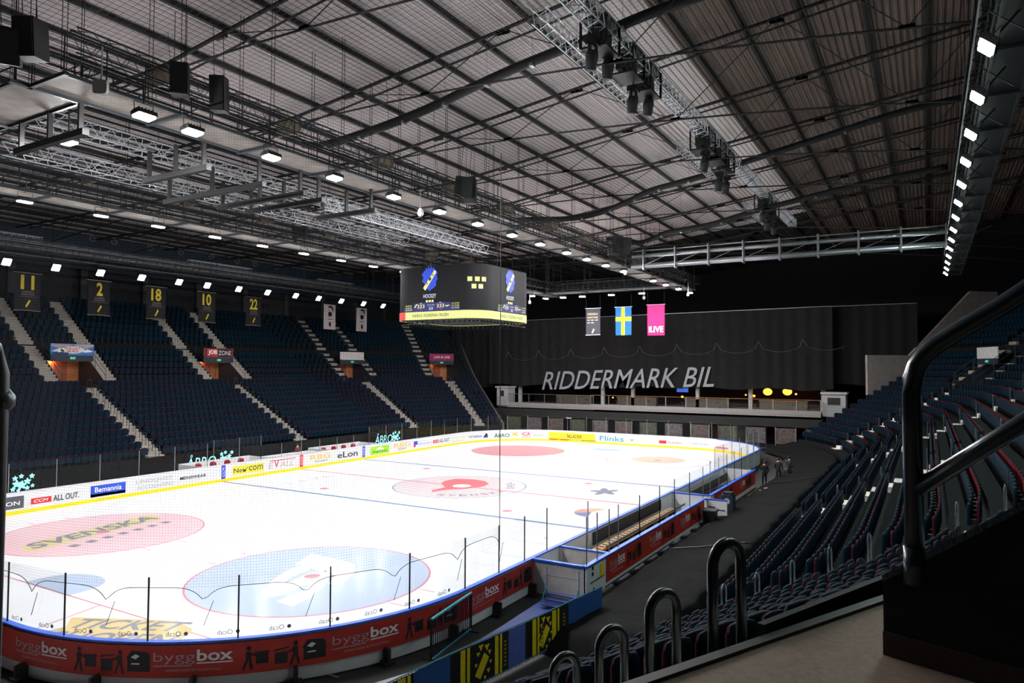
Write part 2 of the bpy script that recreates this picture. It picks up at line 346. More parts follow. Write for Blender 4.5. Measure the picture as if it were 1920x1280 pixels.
adv('ica_advert', [('t', 'ICA', 51.2, 52.1, .52, .95, 'r'), ('r', 51.2, 52.1, .36, .42, 'P'), ('r', 52.35, 53.6, .62, .68, 'e'), ('r', 52.35, 53.5, .5, .55, 'e')], K, run_fn)
def sy(y): return S_E+6.5-y
adv('yellow_advert', [('r', 54.15, 59.6, .27, .98, 'y'), ('r', 54.1, 56.6, .16, .27, 'r'), ('r', 56.6, 59.65, .16, .27, 'n'), ('t', 'BLÅKLÄDER', 55.65, 58.0, .42, .88, .2, 'k'), ('t', 'WORKWEAR', 56.7, 58.0, .175, .25, 'w')], K, run_fn)
adv('flinks_advert', [('t', 'Flinks', 60.1, 62.8, .34, .86, 't')], K, run_fn)
adv('travel_advert', [('t', 'Framtidens sport', 64.2, 65.8, .5, .62, 'e'), ('p', [(63.4, .7), (63.7, .5), (64.0, .7), (63.7, .6)], 'd')], K, run_fn)
adv('red_square_advert', [('r', 66.6, 67.35, .42, .72, 'r'), ('t', 'SKANSKA', 67.5, 69, .46, .64, 'P')], K, run_fn)
adv('end_advert', [('t', 'Trafikverket', 69.6, 71.8, .5, .7, 'e'), ('r', 72.5, 74, .35, .5, 'P')], K, run_fn)
for sx, cl in ((-7.14, 'CCM'), (0, 'CCM'), (7.07, 'CCM')):
    fr = lambda a, b, sx=sx: (sx+b, 14.98, a)
    m_ = MB(); put_text(m_, cl, lambda a, b: (sx-b*1.0, 14.978, a), .35, 1.0, -.1, .1, shear=.2); m_.build('marker_lettering', white_pr, boards)
def nearest_s(p):
    best = min(((rink_pt(TOT*i/2000)[0]-p[0])**2+(rink_pt(TOT*i/2000)[1]-p[1])**2, TOT*i/2000) for i in range(2000)); return best[1]
# byggbox lettering on a banner; fn(u, v): u to the right as read, v up (0..1 across the banner)
def bygg(fn, parent, w=1.0):
    m_ = MB()
    put_text(m_, 'bygg', fn, 0, .98*w, .42, .80, 1, bold=-.01); put_text(m_, 'box', fn, 1.02*w, 1.85*w, .50, .86, 0, bold=.02)
    put_rect(m_, fn, 0, .9*w, .36, .39, 1, n=2); put_rect(m_, fn, 1.02*w, 1.85*w, .42, .46, 0, n=2)
    put_text(m_, 'SMARTARE BYGGAVFALL', fn, .3*w, 1.6*w, .20, .27, 1)
    m_.build('banner_lettering', [white_pr, grey_pr], parent)
    m_ = MB()
    def man(x, push):
        put_poly(m_, fn, [(x+.09+.055*cos(t), .79+.075*sin(t)) for t in [2*pi*i/10 for i in range(10)]])
        put_poly(m_, fn, [(x+.02, .68), (x+.14, .70), (x+.15, .42), (x+.03, .42)])
        put_poly(m_, fn, [(x+.03, .44), (x+.09, .44), (x+.0, .12), (x-.06, .12)]); put_poly(m_, fn, [(x+.09, .44), (x+.15, .44), (x+.2, .12), (x+.14, .12)])
        put_poly(m_, fn, [(x+.1, .66), (x+.12, .58), (x+.1+.22*push, .50), (x+.1+.22*push, .56)])
    x = 2.12*w; man(x, 1); put_rect(m_, fn, x+.26, x+.55, .28, .62); put_rect(m_, fn, x+.22, x+.59, .62, .66)
    x = 2.82*w; put_rect(m_, fn, x, x+.3, .2, .56); put_poly(m_, fn, [(x-.03, .6), (x+.33, .68), (x+.33, .72), (x-.03, .64)]); man(x+.4, -1)
    x = 3.5*w; put_rect(m_, fn, x, x+.55, .2, .62); put_poly(m_, fn, [(x-.04, .6), (x+.56, .62), (x+.5, .8), (x+.1, .85)])
    m_.build('banner_pictogram', black_pr, parent)
    m_ = MB(); put_poly(m_, fn, [(x+.08, .64), (x+.2, .74), (x+.3, .68), (x+.2, .58)]); put_rect(m_, fn, x+.1, x+.3, .42, .46)
    m_.v = [(v[0], v[1], v[2]) for v in m_.v]; m_.build('banner_spark', white_pr, parent)
def bfn(s0):
    return lambda u, v: (lambda p: (p[0], p[1], .34+.78*v))(rink_pt(s0+1.9-u, .166))
for s0 in [nearest_s(c_)-.95 for c_ in ((-20.6, -15.23), (-25.1, -14.41), (-28.47, -11.76), (-30.06, -7.89))]:
    bygg(bfn(s0 if s0 < S_W0 else s0), boards)

# ------------------------------------------------------------------ glass panes with posts on the boards
def pane(name, p0, p1, z0, z1, label, group, posts=(1, 0), pm=None, pr=.025, off=.05):
    t = thing(name, label, 'glass pane', (p0[0], p0[1], z0), group=group)
    m_ = MB(); d = Vector((p1[0]-p0[0], p1[1]-p0[1], 0)); n = Vector((-d.y, d.x, 0)).normalized()*.006; a = Vector((0, 0, 0)); h = Vector((0, 0, z1-z0))
    m_.poly([a, a+d, a+d+h, a+h]); m_.build('pane', GLASS, t)
    m_ = MB()
    if posts[0]: m_.obox((0, 0, (z1-z0)/2), (.035, .03, z1-z0), rz=math.atan2(d.y, d.x))
    if posts[1]: m_.obox((d.x, d.y, (z1-z0)/2), (.035, .03, z1-z0), rz=math.atan2(d.y, d.x))
    if posts[0] or posts[1]: m_.build('post', pm or steel, t)
    return t
near_s = []
s_marks = [(-19.5, -15.07), (-21.5, -15.03), (-23.8, -14.74), (-25.94, -13.87), (-27.68, -12.46), (-29.0, -10.66), (-29.77, -8.5), (-29.95, -6.2), (-30, -3.8), (-30, -1.4), (-30, 1.0)]
ns = [sN(-16.1), sN(-17.8)]+[nearest_s(p) for p in s_marks]
def glass_run(marks, z1, lab, grp, pm=None, off=.05):
    for i in range(len(marks)-1):
        a, b = marks[i], marks[i+1]
        pane('glass_pane', rink_pt(a, off), rink_pt(b, off), 1.19, z1 if not callable(z1) else z1(i), lab(i), grp, (1, 1 if i == len(marks)-2 else 0), pm)
glass_run(ns, 2.75, lambda i: f'clear glass pane on the near red bannered boards, {od(i)} from the bench box', 'glass panes on the near boards', dsteel)
fs_ = [1.0+2.42*i for i in range(18)]
glass_run([s for s in fs_ if s < 13.5], 2.75, lambda i: f'clear glass pane on the far white boards, {od(i)} from the left', 'glass panes on the far side boards')
glass_run([13.6, 15.7, 17.6], 2.95, lambda i: f'taller clear glass pane beside the first far bench, {od(i)}', 'taller glass panes at the far benches')
glass_run([17.6+1.95*i for i in range(7)], 2.2, lambda i: f'low glass pane between the far benches, {od(i)} from the left', 'low glass panes between the far benches')
glass_run([29.3+2.25*i for i in range(22)], 2.75, lambda i: f'clear glass pane after the far benches, {od(i)} towards the rounded far corner', 'glass panes round the far corner and end')
glass_run([S_N-8+2.4*i for i in range(10)], 2.75, lambda i: f'clear glass pane on the distant near-side boards, {od(i)} from the far right corner', 'glass panes at the far right corner')

# ------------------------------------------------------------------ player bench enclosure on the near side (y -15 .. -17.1)
YB = -17.12
box = thing('bench_enclosure', 'white walled team bench enclosure with blue capping and red banner outside', 'bench enclosure', (-17.3, YB, 0))
def bb(m_, a, b, mi=0): m_.box(a, b, mi)
def bch(name, m_, mt): o = m_.build(name, mt, box, loc=None); o.location = (17.3, -YB, 0); return o
m_ = MB(); bb(m_, (-17.33, -15.1, 0), (-17.25, YB-.05, 1.12)); bch('end_wall', m_, offwhite)
m_ = MB(); bb(m_, (-15.15, -15.1, .05), (-15.07, YB, 1.12)); bb(m_, (-15.22, -15.2, .0), (-15.12, -15.1, 1.12)); bch('partition', m_, offwhite)
m_ = MB(); bb(m_, (-17.33, YB, 0.05), (-2.45, YB-.08, 1.14)); bch('outer_wall', m_, white_p)
m_ = MB(); bb(m_, (-17.37, YB+.04, 1.14), (-2.4, YB-.14, 1.2)); bb(m_, (-17.37, -15.1, 1.12), (-17.21, YB, 1.19)); bb(m_, (-15.18, -15.1, 1.12), (-15.04, YB, 1.17)); bch('cap_rail', m_, blue_cap)
m_ = MB(); bb(m_, (-15.6, YB-.09, .22), (-2.6, YB-.1, 1.13)); bch('byggbox_banner', m_, redban)
m_ = MB(); bb(m_, (-16.15, YB-.085, .55), (-15.85, YB-.1, 1.0)); bch('yellow_notice', m_, yellow)
m_ = MB()
for xx, zz in ((-16.8, .95), (-16.8, .75), (-16.7, .2)): bb(m_, (xx-.05, YB-.085, zz), (xx+.05, YB-.11, zz+.12))
bb(m_, (-17.0, YB-.085, .52), (-15.8, YB-.1, .55)); bch('gate_latch', m_, black)
for i in range(9):
    m_ = MB(); bb(m_, (-16.5+i*1.65, YB-.12, -.05), (-16.42+i*1.65, YB-.02, .06)); bb(m_, (-16.6+i*1.65, YB-.32, -.05), (-16.32+i*1.65, YB-.1, .1)); bch('wall_foot', m_, rail_m)
hold = box
for x0, sc in ((-15.3, 1), (-11.0, 1), (-6.7, 1)):
    def fnb(u, v, x0=x0): return (x0+u*.82+17.3, -.106, .22+.9*v)
    bygg(fnb, box)
for i, (a, b, h) in enumerate([(-17.2, -16.3, 2.84), (-16.3, -15.2, 2.78), (-14.3, -12.0, 2.8), (-12.0, -9.5, 2.8), (-9.5, -7.4, 2.82), (-7.4, -5.0, 2.85), (-5.0, -2.6, 2.85)]):
    pane('glass_pane', (a, YB-.04), (b, YB-.04), 1.2, h, f'tall glass pane above the red bench banner, {od(i)} from the near end', 'glass panes behind the team bench', (1, 1))
pane('glass_pane', (-14.3, -15.9), (-14.3, YB-.04), 1.2, 2.8, 'glass pane across the end of the team bench', 'glass panes behind the team bench', (1, 0))
bwood = M('bench_wood', (190, 128, 24), .5, var=.25, scale=8); bdark = M('bench_black', (40, 38, 38), .7)
def bench(x0, x1, y, label, mt):
    t = thing('team_bench', label, 'bench', (x0, y, .12 if y > -16 else 0), group='team benches')
    if y > -16:
        m_ = MB(); m_.box((0, .0, .5), (x1-x0, .36, .56)); m_.build('seat_cushion', mt, t)
        for q in range(26): m_ = MB(); m_.box((.2+q*.39, .05, .56), (.34+q*.39, .3, .575)); m_.build('seat_gap', bdark, t)
    for k in range(3):
        m_ = MB(); m_.box((0, k*.13, .46), (x1-x0, k*.13+.11, .5)); m_.build('seat_slat', mt, t)
    m_ = MB(); m_.box((0, -.25, .0), (x1-x0, -.2, .42)); m_.box((0, -.5, .82), (x1-x0, -.44, .9)); m_.build('back_board', bdark, t)
    m_ = MB(); m_.box((1.6, .78, .45), (x1-x0, .82, .95)); m_.build('front_pad', bdark, t)
    n = int((x1-x0)/1.6)
    for k in range(n+1):
        m_ = MB(); xx = k*(x1-x0)/n; m_.box((xx-.03, 0, 0), (xx+.03, .36, .46)); m_.build('leg', black, t)
bench(-13.7, -3.4, -15.95, 'long dark bench with orange slatted seat inside the near enclosure', bwood)
m_ = MB(); m_.box((-14.6, -16.4, 0.0), (-2.6, -15.2, .12)); tag(m_.build('bench_floor', M('bench_floor', (96, 92, 90), .8)), 'grey raised floor inside the team bench enclosure', 'platform')
bench(-1.0, 9.2, -16.35, 'long dark bench inside the second enclosure beyond the open gate', bdark)
box2 = thing('bench_enclosure', 'second team bench enclosure with red banner, beyond the open white gate', 'bench enclosure', (-1.3, YB, 0))
def b2(name, m_, mt): o = m_.build(name, mt, box2); o.location = (1.3, -YB, 0)
m_ = MB(); m_.box((-1.3, YB, 0), (10.1, YB-.08, 1.14)); b2('outer_wall', m_, white_p)
m_ = MB(); m_.box((-1.3, YB+.04, 1.14), (10.1, YB-.14, 1.2)); m_.box((-1.36, -15.1, 1.13), (-1.22, YB, 1.19)); b2('cap_rail', m_, blue_cap)
m_ = MB(); m_.box((-.6, YB-.09, .25), (10.0, YB-.1, 1.13)); b2('byggbox_banner', m_, redban)
m_ = MB(); m_.box((-1.33, -15.1, 0), (-1.25, YB, 1.13)); m_.box((10.0, -15.1, 0), (10.1, YB, 1.13)); b2('end_wall', m_, white_p)
for x0 in (.2, 5.4):
    def fnc(u, v, x0=x0): return (x0+u*.8+1.3, -.106, .25+.9*v)
    bygg(fnc, box2)
for i, (a, b) in enumerate([(-1.2+1.85*k, .65+1.85*k) for k in range(6)]):
    pane('glass_pane', (a, YB-.04), (b, YB-.04), 1.2, 3.0, f'tall glass pane above the second bench enclosure, {od(i)} from its near end', 'glass panes behind the second bench', (1, 1))
g = thing('bench_gate', 'open white gate standing out beside the dark bin', 'gate', (-2.35, YB-.1, 0))
m_ = MB(); m_.box((0, 0, .1), (.07, -1.1, 1.12)); m_.build('gate_leaf', white_p, g); m_ = MB(); m_.box((-.02, 0, 1.12), (.09, -1.1, 1.18)); m_.build('cap_rail', blue_cap, g)
m_ = MB(); m_.box((-.02, -.1, .75), (0, -.5, .79)); m_.box((-.02, -.7, .62), (0, -1.0, .66)); m_.build('latch', black, g)
g = thing('waste_bin', 'black bin standing against the end of the red bench banner', 'bin', (-3.4, -17.75, -.05))
m_ = MB(); m_.prism([(-.3, -.28, 0), (.3, -.28, 0), (.34, .3, 0), (-.34, .3, 0)], (0, 0, .82)); m_.build('body', black, g)
m_ = MB(); m_.prism([(-.36, -.34, .82), (.36, -.34, .82), (.38, .36, .82), (-.38, .36, .82)], (0, 0, .07)); m_.tube([(-.2, -.4, .86), (.2, -.4, .86)], .02); m_.build('lid', bdark, g)
g = thing('equipment_bag', 'dark navy bag with round white crest standing by the gate', 'bag', (-.7, -18.0, -.05))
m_ = MB(); m_.prism([(-.35, -.3, 0), (.35, -.3, 0), (.32, .3, 0), (-.32, .3, 0)], (0, 0, 1.25)); m_.prism([(-.28, -.22, 1.25), (.28, -.22, 1.25), (.25, .22, 1.25), (-.25, .22, 1.25)], (0, 0, .15)); m_.build('body', M('bag_navy', (18, 26, 44), .8), g)
m_ = MB(); m_.poly([(-.36, .16*cos(t), .95+.16*sin(t)) for t in [2*pi*i/20 for i in range(20)]]); m_.build('crest', grey_pr, g)
# far side: low white bench boxes, red seats, official
for nm, x0, x1 in (('left', -8.6, -2.6), ('right', 3.4, 9.6)):
    t = thing('far_bench_box', f'low white penalty box with red seats behind the far boards, {nm} one', 'penalty box', (x0, 16.6, 0))
    m_ = MB(); m_.box((0, 1.2, 0), (x1-x0, 1.28, 1.18)); m_.build('back_wall', white_p, t)
    m_ = MB(); m_.box((0, -1.4, 0), (.06, 1.2, 1.16)); m_.box((x1-x0-.06, -1.4, 0), (x1-x0, 1.2, 1.16)); m_.build('side_wall', white_p, t)
    for k in range(4):
        m_ = MB(); m_.sphere((1+k*1.2, .5, 1.06), .22, sz=.55); m_.box((.8+k*1.2, .4, .4), (1.2+k*1.2, .6, 1.02)); m_.build('red_seat', M('chair_red', (160, 30, 40)), t)
    m_ = MB(); m_.box((.1, .2, .05), (x1-x0-.1, .8, .45)); m_.build('seat_bench', offwhite, t)
    for k in range(2):
        pass
t = thing('timekeeper_table', 'white timekeeper table between the far penalty boxes', 'table', (-2.2, 16.4, 0))
m_ = MB(); m_.box((0, 0, 1.0), (5.0, .9, 1.06)); m_.build('table_top', white_p, t); m_ = MB(); m_.box((0, .8, 0), (5.0, .86, .98)); m_.build('front_panel', offwhite, t)
for k in range(3):
    m_ = MB(); m_.box((.3+k*2.2, .1, 0), (.36+k*2.2, .7, 1.0)); m_.build('leg', steel, t)
# ------------------------------------------------------------------ LED boards behind the far side
led_off = M('led_dark', (22, 22, 22), .25, var=.3, scale=1.5); led_on = M('led_cyan', (150, 235, 235), emit=1.6, var=0); led_fr = M('led_dim', (70, 55, 25), .2, var=.4, scale=.8)
for i in range(11):
    x0 = -31+i*5.0
    t = thing('led_hoarding', f'dark perimeter screen under the far stand, {od(i)} from the left'+(' showing ABRO lettering' if i in (5, 9) else ' showing a lion emblem' if i == 2 else ''), 'led screen', (x0, 20.9, -.05), group='perimeter screens')
    m_ = MB(); m_.box((0, 0, .25), (4.96, .18, 1.5)); m_.build('screen', led_off, t); m_ = MB(); m_.box((.2, .05, 0), (.5, .15, .25)); m_.box((4.4, .05, 0), (4.7, .15, .25)); m_.build('foot', black, t)
    fn = lambda a, b: (a, -.012, b)
    if i in (5, 9):
        m_ = MB(); put_text(m_, 'ÅBRO', fn, .1 if i == 5 else 1.2, 2.7 if i == 5 else 3.9, .28, 1.35, shear=.15); m_.build('screen_text', led_on, t)
    if i == 2 or i == 5 or i == 9:
        ox = 3.1 if i == 5 else 3.95 if i == 9 else 3.4; m_ = MB()
        for (a, b, r_) in ((0, .5, .12), (.2, .8, .2), (.5, .7, .22), (.8, .9, .17), (1.05, 1.2, .13), (.1, 1.15, .13), (.45, 1.25, .12), (.8, .5, .12), (.3, .4, .1), (1.1, .6, .1)):
            put_poly(m_, fn, [(ox+a+r_*(1+.35*sin(5*q))*cos(q), b+r_*(1+.35*sin(5*q))*sin(q)) for q in [2*pi*j/20 for j in range(20)]])
        m_.build('lion_emblem', led_on, t)
# ------------------------------------------------------------------ stands: s runs along the front row, k is the distance outward
DR, DZ, D0, Z0 = .84, .44, 21.9, 1.15
def bowl(side, s, k, z=0.0):
    if abs(s) <= 18: return (s, side*(D0+k), z)
    e = 1 if s > 0 else -1; t = (abs(s)-18)/25.0; return (e*(18+(25+k)*sin(t)), side*(-3.1+(25+k)*cos(t)), z)
def tang(side, s):
    """direction of increasing s and outward normal"""
    e = 1 if s > 0 else -1; t = max(0, (abs(s)-18)/25.0)
    return Vector((cos(t), side*-e*sin(t), 0)), Vector((e*sin(t), side*cos(t), 0))
KV = 10.0                     # outward distance of the vomitory floor
ROWS = []                     # (tier, index, k front edge, tread z, depth)
for i in range(12): ROWS.append(('low', i, i*DR-.0, Z0+i*DZ, DR))
kk = 12*DR; zz = Z0+12*DZ
for j in range(13):
    dep = .78 if j != 5 else .95
    ROWS.append(('up', j, kk, zz+(.0 if j <= 5 else .15), dep)); kk += dep; zz += .585
KTOP = kk; ZTOP = zz
AW = .62   # half width of lower aisle
SIDES = {1: dict(aisles=[-22.2, -7.35, 6.78, 22.85, 31.6], smin=-30, smax=34.2), -1: dict(aisles=[-21.3, -6.1, 10.8, 27.2], smin=-36, smax=34.9)}
def intervals(side, row):
    """open seat intervals along s, and terrace intervals"""
    tier, idx, k, z, d = row; c = SIDES[side]; cuts = []; tc = []
    near = side == -1
    for a in c['aisles']:
        if tier == 'low': cuts.append((a-AW-(.9 if near and a == -21.3 else 0), a+AW))
        else:
            sc = 25/(25+k) if abs(a) > 18 else 1
            if idx <= 4: cuts.append((a-2.95*sc, a+2.95*sc)); tc.append((a-1.72*sc, a+1.72*sc))
            else: cuts += [(a-2.95*sc, a-1.72*sc), (a+1.72*sc, a+2.95*sc)]
    if near:
        if tier == 'low': cuts.append((-31.5, -29.9))
    lo, hi = c['smin'], c['smax']
    if near and tier == 'up': lo = -27.6
    def sub(lo, hi, cs):
        out = []; cur = lo
        for a, b in sorted(cs):
            if a > cur: out.append((cur, min(a, hi)))
            cur = max(cur, b)
            if cur >= hi: break
        if cur < hi: out.append((cur, hi))
        return [(a, b) for a, b in out if b-a > .05]
    return sub(lo, hi, cuts), sub(lo, hi, tc), cuts
def samples(a, b):
    n = 1 if (abs(a) <= 18 and abs(b) <= 18) else max(1, int((b-a)/1.2))
    pts = [a+(b-a)*i/n for i in range(n+1)]
    for q in (-18, 18):
        if a < q < b: pts.append(q)
    return sorted(set(pts))
for side, nm, lab in ((1, 'left', 'steep dark stepped terrace of the far side stand'), (-1, 'right', 'dark curved stepped terrace of the near side stand')):
    m_ = MB()
    for row in ROWS:
        tier, idx, k, z, d = row; seatI, terI, _ = intervals(side, row); zb = z-.7
        for a, b in terI:
            ss = samples(a, b)
            for p, q in zip(ss[:-1], ss[1:]):
                A = bowl(side, p, k, z); B = bowl(side, q, k, z); Cc = bowl(side, q, k+d, z); D = bowl(side, p, k+d, z)
                A0 = bowl(side, p, k, zb); B0 = bowl(side, q, k, zb)
                m_.poly([A, B, Cc, D]); m_.poly([A0, B0, B, A])
            for e in (a, b):
                m_.poly([bowl(side, e, k, z), bowl(side, e, k+d, z), bowl(side, e, k+d, z-2.2), bowl(side, e, k, z-2.2)])
    # front wall
    ss = samples(SIDES[side]['smin'], SIDES[side]['smax'])
    for p, q in zip(ss[:-1], ss[1:]): m_.poly([bowl(side, p, -.02, -.05), bowl(side, q, -.02, -.05), bowl(side, q, -.02, Z0), bowl(side, p, -.02, Z0)])
    tag(m_.build('stand_terrace', riser), lab, 'stand terrace')
    # stairs
    for ai, a in enumerate(SIDES[side]['aisles']+([-30.7] if side == -1 else [])):
        word = f'{od(ai)} from the left' if side == 1 else (f'{od(ai+1)} from the camera' if a > -30 else 'nearest the camera')
        T, N = tang(side, a); rz = math.atan2(T.y, T.x)
        m_ = MB()
        for row in ROWS[:12]:
            tier, idx, k, z, d = row
            if side == -1 and idx < 0: continue
            for h in (0, 1):
                wd = 2*AW+(.9 if side == -1 and a == -21.3 else 0); p = bowl(side, a-(wd-2*AW)/2, k+d*(.25+.5*h)); zt = z+.01+(.22 if h else 0)
                m_.obox((p[0], p[1], zt-.13), (wd*(1 if abs(a) < 18 else (25+k)/25), d/2+.02, .26), rz=rz)
        t = tag(m_.build('stair_flight', stepmat if side == 1 else M('step_painted', (226, 220, 212), .7, var=.1)), f'pale concrete lower stairs in the {"far" if side==1 else "near"} stand, {word}', 'stairs', 'lower stairs of the stands')
        # hoop rails
        for row in ROWS[:12]:
            tier, idx, k, z, d = row
            if side == -1 and idx < 1 and a > -30: continue
            if a < -30: continue
            p = bowl(side, a, k+.35)
            base = z; w_ = .155; H = .92
            m_ = MB(); pts = [(-w_, 0, -.05), (-w_, 0, H-w_)]+[(-w_*cos(q), 0, H-w_+w_*sin(q)) for q in [pi*j/8 for j in range(1, 8)]]+[(w_, 0, H-w_), (w_, 0, -.05)]
            m_.tube(pts, .021, n=8)
            o = m_.build('hoop_rail', rail_m, smooth=True); o.location = (p[0], p[1], base+.02); o.rotation_euler = (0, 0, rz)
            tag(o, f'dark hoop handrail, {"far" if side==1 else "near"} stand stairs {word.replace("the ","")}, {od(idx)} row up', 'handrail', 'hoop handrails on the stand stairs')
    # upper flights and vomitories
    for ai, a in enumerate(SIDES[side]['aisles']):
        word = f'{od(ai)} from the left' if side == 1 else f'{od(ai+1)} from the camera'
        T, N = tang(side, a); rz = math.atan2(T.y, T.x)
        for sg, sw in ((-1, 'left'), (1, 'right')):
            if a == 31.6 and sg == 1: continue
            m_ = MB(); off = 2.33*sg
            for row in ROWS[12:]:
                tier, idx, k, z, d = row
                for h in (0, 1):
                    p = Vector(bowl(side, a, k+d*(.25+.5*h)))+T*off; zt = z+.01+(.29 if h else 0)
                    m_.obox((p[0], p[1], zt-.16), (1.18, d/2+.02, .32), rz=rz)
            tag(m_.build('stair_flight', stepmat), f'pale concrete upper stairs on the {sw} of the {"far" if side==1 else "near"} stand doorway {word}', 'stairs', 'upper stairs of the stands')
            # rail along the flight: two rails with posts over the doorway wall
            t = thing('stair_railing', f'dark sloping double railing on the {sw} of the {"far" if side==1 else "near"} stand doorway {word}', 'railing', group='doorway railings')
            rows = [ROWS[12+j] for j in range(0, 5)]; P = [Vector(bowl(side, a, r[2]+.3, r[3]))+T*(1.74*sg) for r in rows]
            for hh in (.95, .5):
                m_ = MB(); pts = [tuple(p+Vector((0, 0, hh+.3))) for p in P]; m_.tube([tuple(P[0]+Vector((0, 0, .1)))]+pts if hh > .9 else pts, .022, n=6); m_.build('rail', rail_m, t)
            for j in (2, 4): m_ = MB(); m_.tube([tuple(P[j]), tuple(P[j]+Vector((0, 0, 1.25)))], .02, n=6); m_.build('post', rail_m, t)
        # the doorway recess
        t = thing('stand_doorway', f'recessed doorway in the {"far" if side==1 else "near"} stand, {word}'+(' with warm lit wooden walls' if side == 1 and ai in (1, 2) else ''), 'doorway', group='stand doorways')
        kf = 12*DR; zf = Z0+11*DZ+.02; HW = 1.72
        def P_(lat, k, z): q = Vector(bowl(side, a, k))+T*lat; return (q.x, q.y, z)
        m_ = MB(); m_.poly([P_(-HW, kf-.4, zf+.02), P_(HW, kf-.4, zf+.02), P_(HW, kf+7, zf+.02), P_(-HW, kf+7, zf+.02)]); m_.build('doorway_floor', stepmat, t)
        wl = M('doorway_navy', (24, 38, 52), .6)
        for sg in (-1, 1):
            m_ = MB(); top = [P_(HW*sg*.995, r[2]+r[4]*.5, r[3]+.25) for r in ROWS[12:18]]
            pts = [P_(HW*sg*.995, kf-.2, zf), P_(HW*sg*.995, kf-.2, zf+.2)]+top+[P_(HW*sg*.995, kf+4.6, zf)]
            m_.prism(pts, tuple(T*(.06*sg))); m_.build('side_wall', wl, t)
        kb = kf+4.4
        wood = M('door_wood', (150, 72, 38), .45, scale=3) if True else None
        orw = M('wood_wall', (190, 120, 70), .5, scale=3)
        m_ = MB()
        m_.poly([P_(-HW, kb, zf), P_(-.35, kb, zf), P_(-.35, kb, zf+2.5), P_(-HW, kb, zf+2.5)]); m_.poly([P_(.75, kb, zf), P_(HW, kb, zf), P_(HW, kb, zf+2.5), P_(.75, kb, zf+2.5)]); m_.build('back_wall', orw, t)
        m_ = MB(); q = P_(.2, kb+.03, zf+1.2); m_.obox(q, (1.1, .06, 2.4), rz=rz); dr = m_.build('door', wood, t)
        m_ = MB(); q = P_(.6, kb-.03, zf+1.1); m_.obox(q, (.12, .05, .04), rz=rz); m_.build('handle', steel, dr)
        m_ = MB(); m_.poly([P_(-HW, kf+2.2, zf+2.45), P_(HW, kf+2.2, zf+2.45), P_(HW, kf+4.6, zf+2.45), P_(-HW, kf+4.6, zf+2.45)]); m_.build('doorway_ceiling', offwhite, t)
        zs = zf+2.42; ks = kf+2.2
        m_ = MB(); m_.obox(P_(0, ks, zs+.22), (2*HW, .1, .5), rz=rz); m_.build('lintel', wl, t)
        # exit sign
        m_ = MB(); m_.obox(P_(0, ks-.09, zs+.24), (.42, .06, .2), rz=rz); e = m_.build('exit_sign', M('exit_green', (10, 170, 130), emit=1.2, var=0), t)
        m_ = MB(); fnx = lambda u, v: (lambda q: (q.x, q.y, zs+.14+v))(Vector(P_(0, ks-.125, 0))+T*(u*(1 if side == 1 else -1)*1.0*(1)))
        put_rect(m_, fnx, -.17, -.1, .03, .16); put_rect(m_, fnx, -.03, .03, .04, .15); put_rect(m_, fnx, .08, .15, .03, .17); m_.build('exit_symbol', white_pr, e)
        # the advert board above
        kind = {(1, 1): 'guld', (1, 2): 'job', (1, 4): 'life', (-1, 0): 'guld'}.get((side, ai), 'blank')
        col = {'guld': (40, 110, 180), 'job': (120, 24, 30), 'life': (150, 20, 90), 'blank': (205, 200, 196)}[kind]
        lb = {'guld': 'blue banner with a winter landscape and red lettering above a stand doorway', 'job': 'red and black JOBZONE banner above the doorway', 'life': 'magenta LIVE IS LIFE banner above the last far doorway', 'blank': 'blank pale board above the doorway'}[kind]
        b_ = thing('doorway_banner', f'{lb.replace("with a winter landscape and red lettering above a stand doorway", "with red lettering above doorway")}, {"far" if side==1 else "near"} stand {word}', 'banner', group='boards above the stand doorways')
        m_ = MB(); m_.obox(P_(0, ks-.02, zs+.95), (2*HW+.06, .06, .95), rz=rz); m_.build('board', M('board_'+kind, col, .6), b_)
        sgn = 1 if side == 1 else -1
        fb = lambda u, v: (lambda q: (q.x, q.y, zs+.5+v))(Vector(P_(0, ks-.07, 0))+T*(u*sgn))
        if side == -1: fb = lambda u, v: (lambda q: (q.x, q.y, zs+.5+v))(Vector(P_(0, ks-.07, 0))-T*u)
        if kind == 'guld':
            m_ = MB(); put_poly(m_, fb, [(.95*cos(q), .42+.3*sin(q)) for q in [2*pi*j/20 for j in range(20)]], 0); put_poly(m_, fb, [(-1.7, .7), (-1.7, .9), (1.7, .9), (1.7, .72), (.9, .5), (0, .86), (-.9, .5)], 2)
            put_poly(m_, fb, [(-1.7, .3), (-1.0, .55), (-.6, .3), (-1, .2)], 0); put_poly(m_, fb, [(1.7, .3), (1.2, .5), (.7, .3), (1, .2)], 0)
            m_.v = m_.v; fb2 = (lambda u, v: (lambda q: (q.x, q.y, zs+.5+v))(Vector(P_(0, ks-.085, 0))+T*(u*sgn)))
            put_text(m_, 'SVENSKT', fb2, -.6, .6, .45, .62, 1, bold=.02); put_text(m_, 'GULD', fb2, -.45, .45, .22, .42, 1, bold=.03)
            for q in range(9): put_poly(m_, fb2, [(-1.6+q*.14, .0), (-1.53+q*.14, .25+.08*(q % 3)), (-1.46+q*.14, .0)], 3)
            m_.build('banner_print', [white_pr, MATS['a_red'], grey_pr, black_pr], b_)
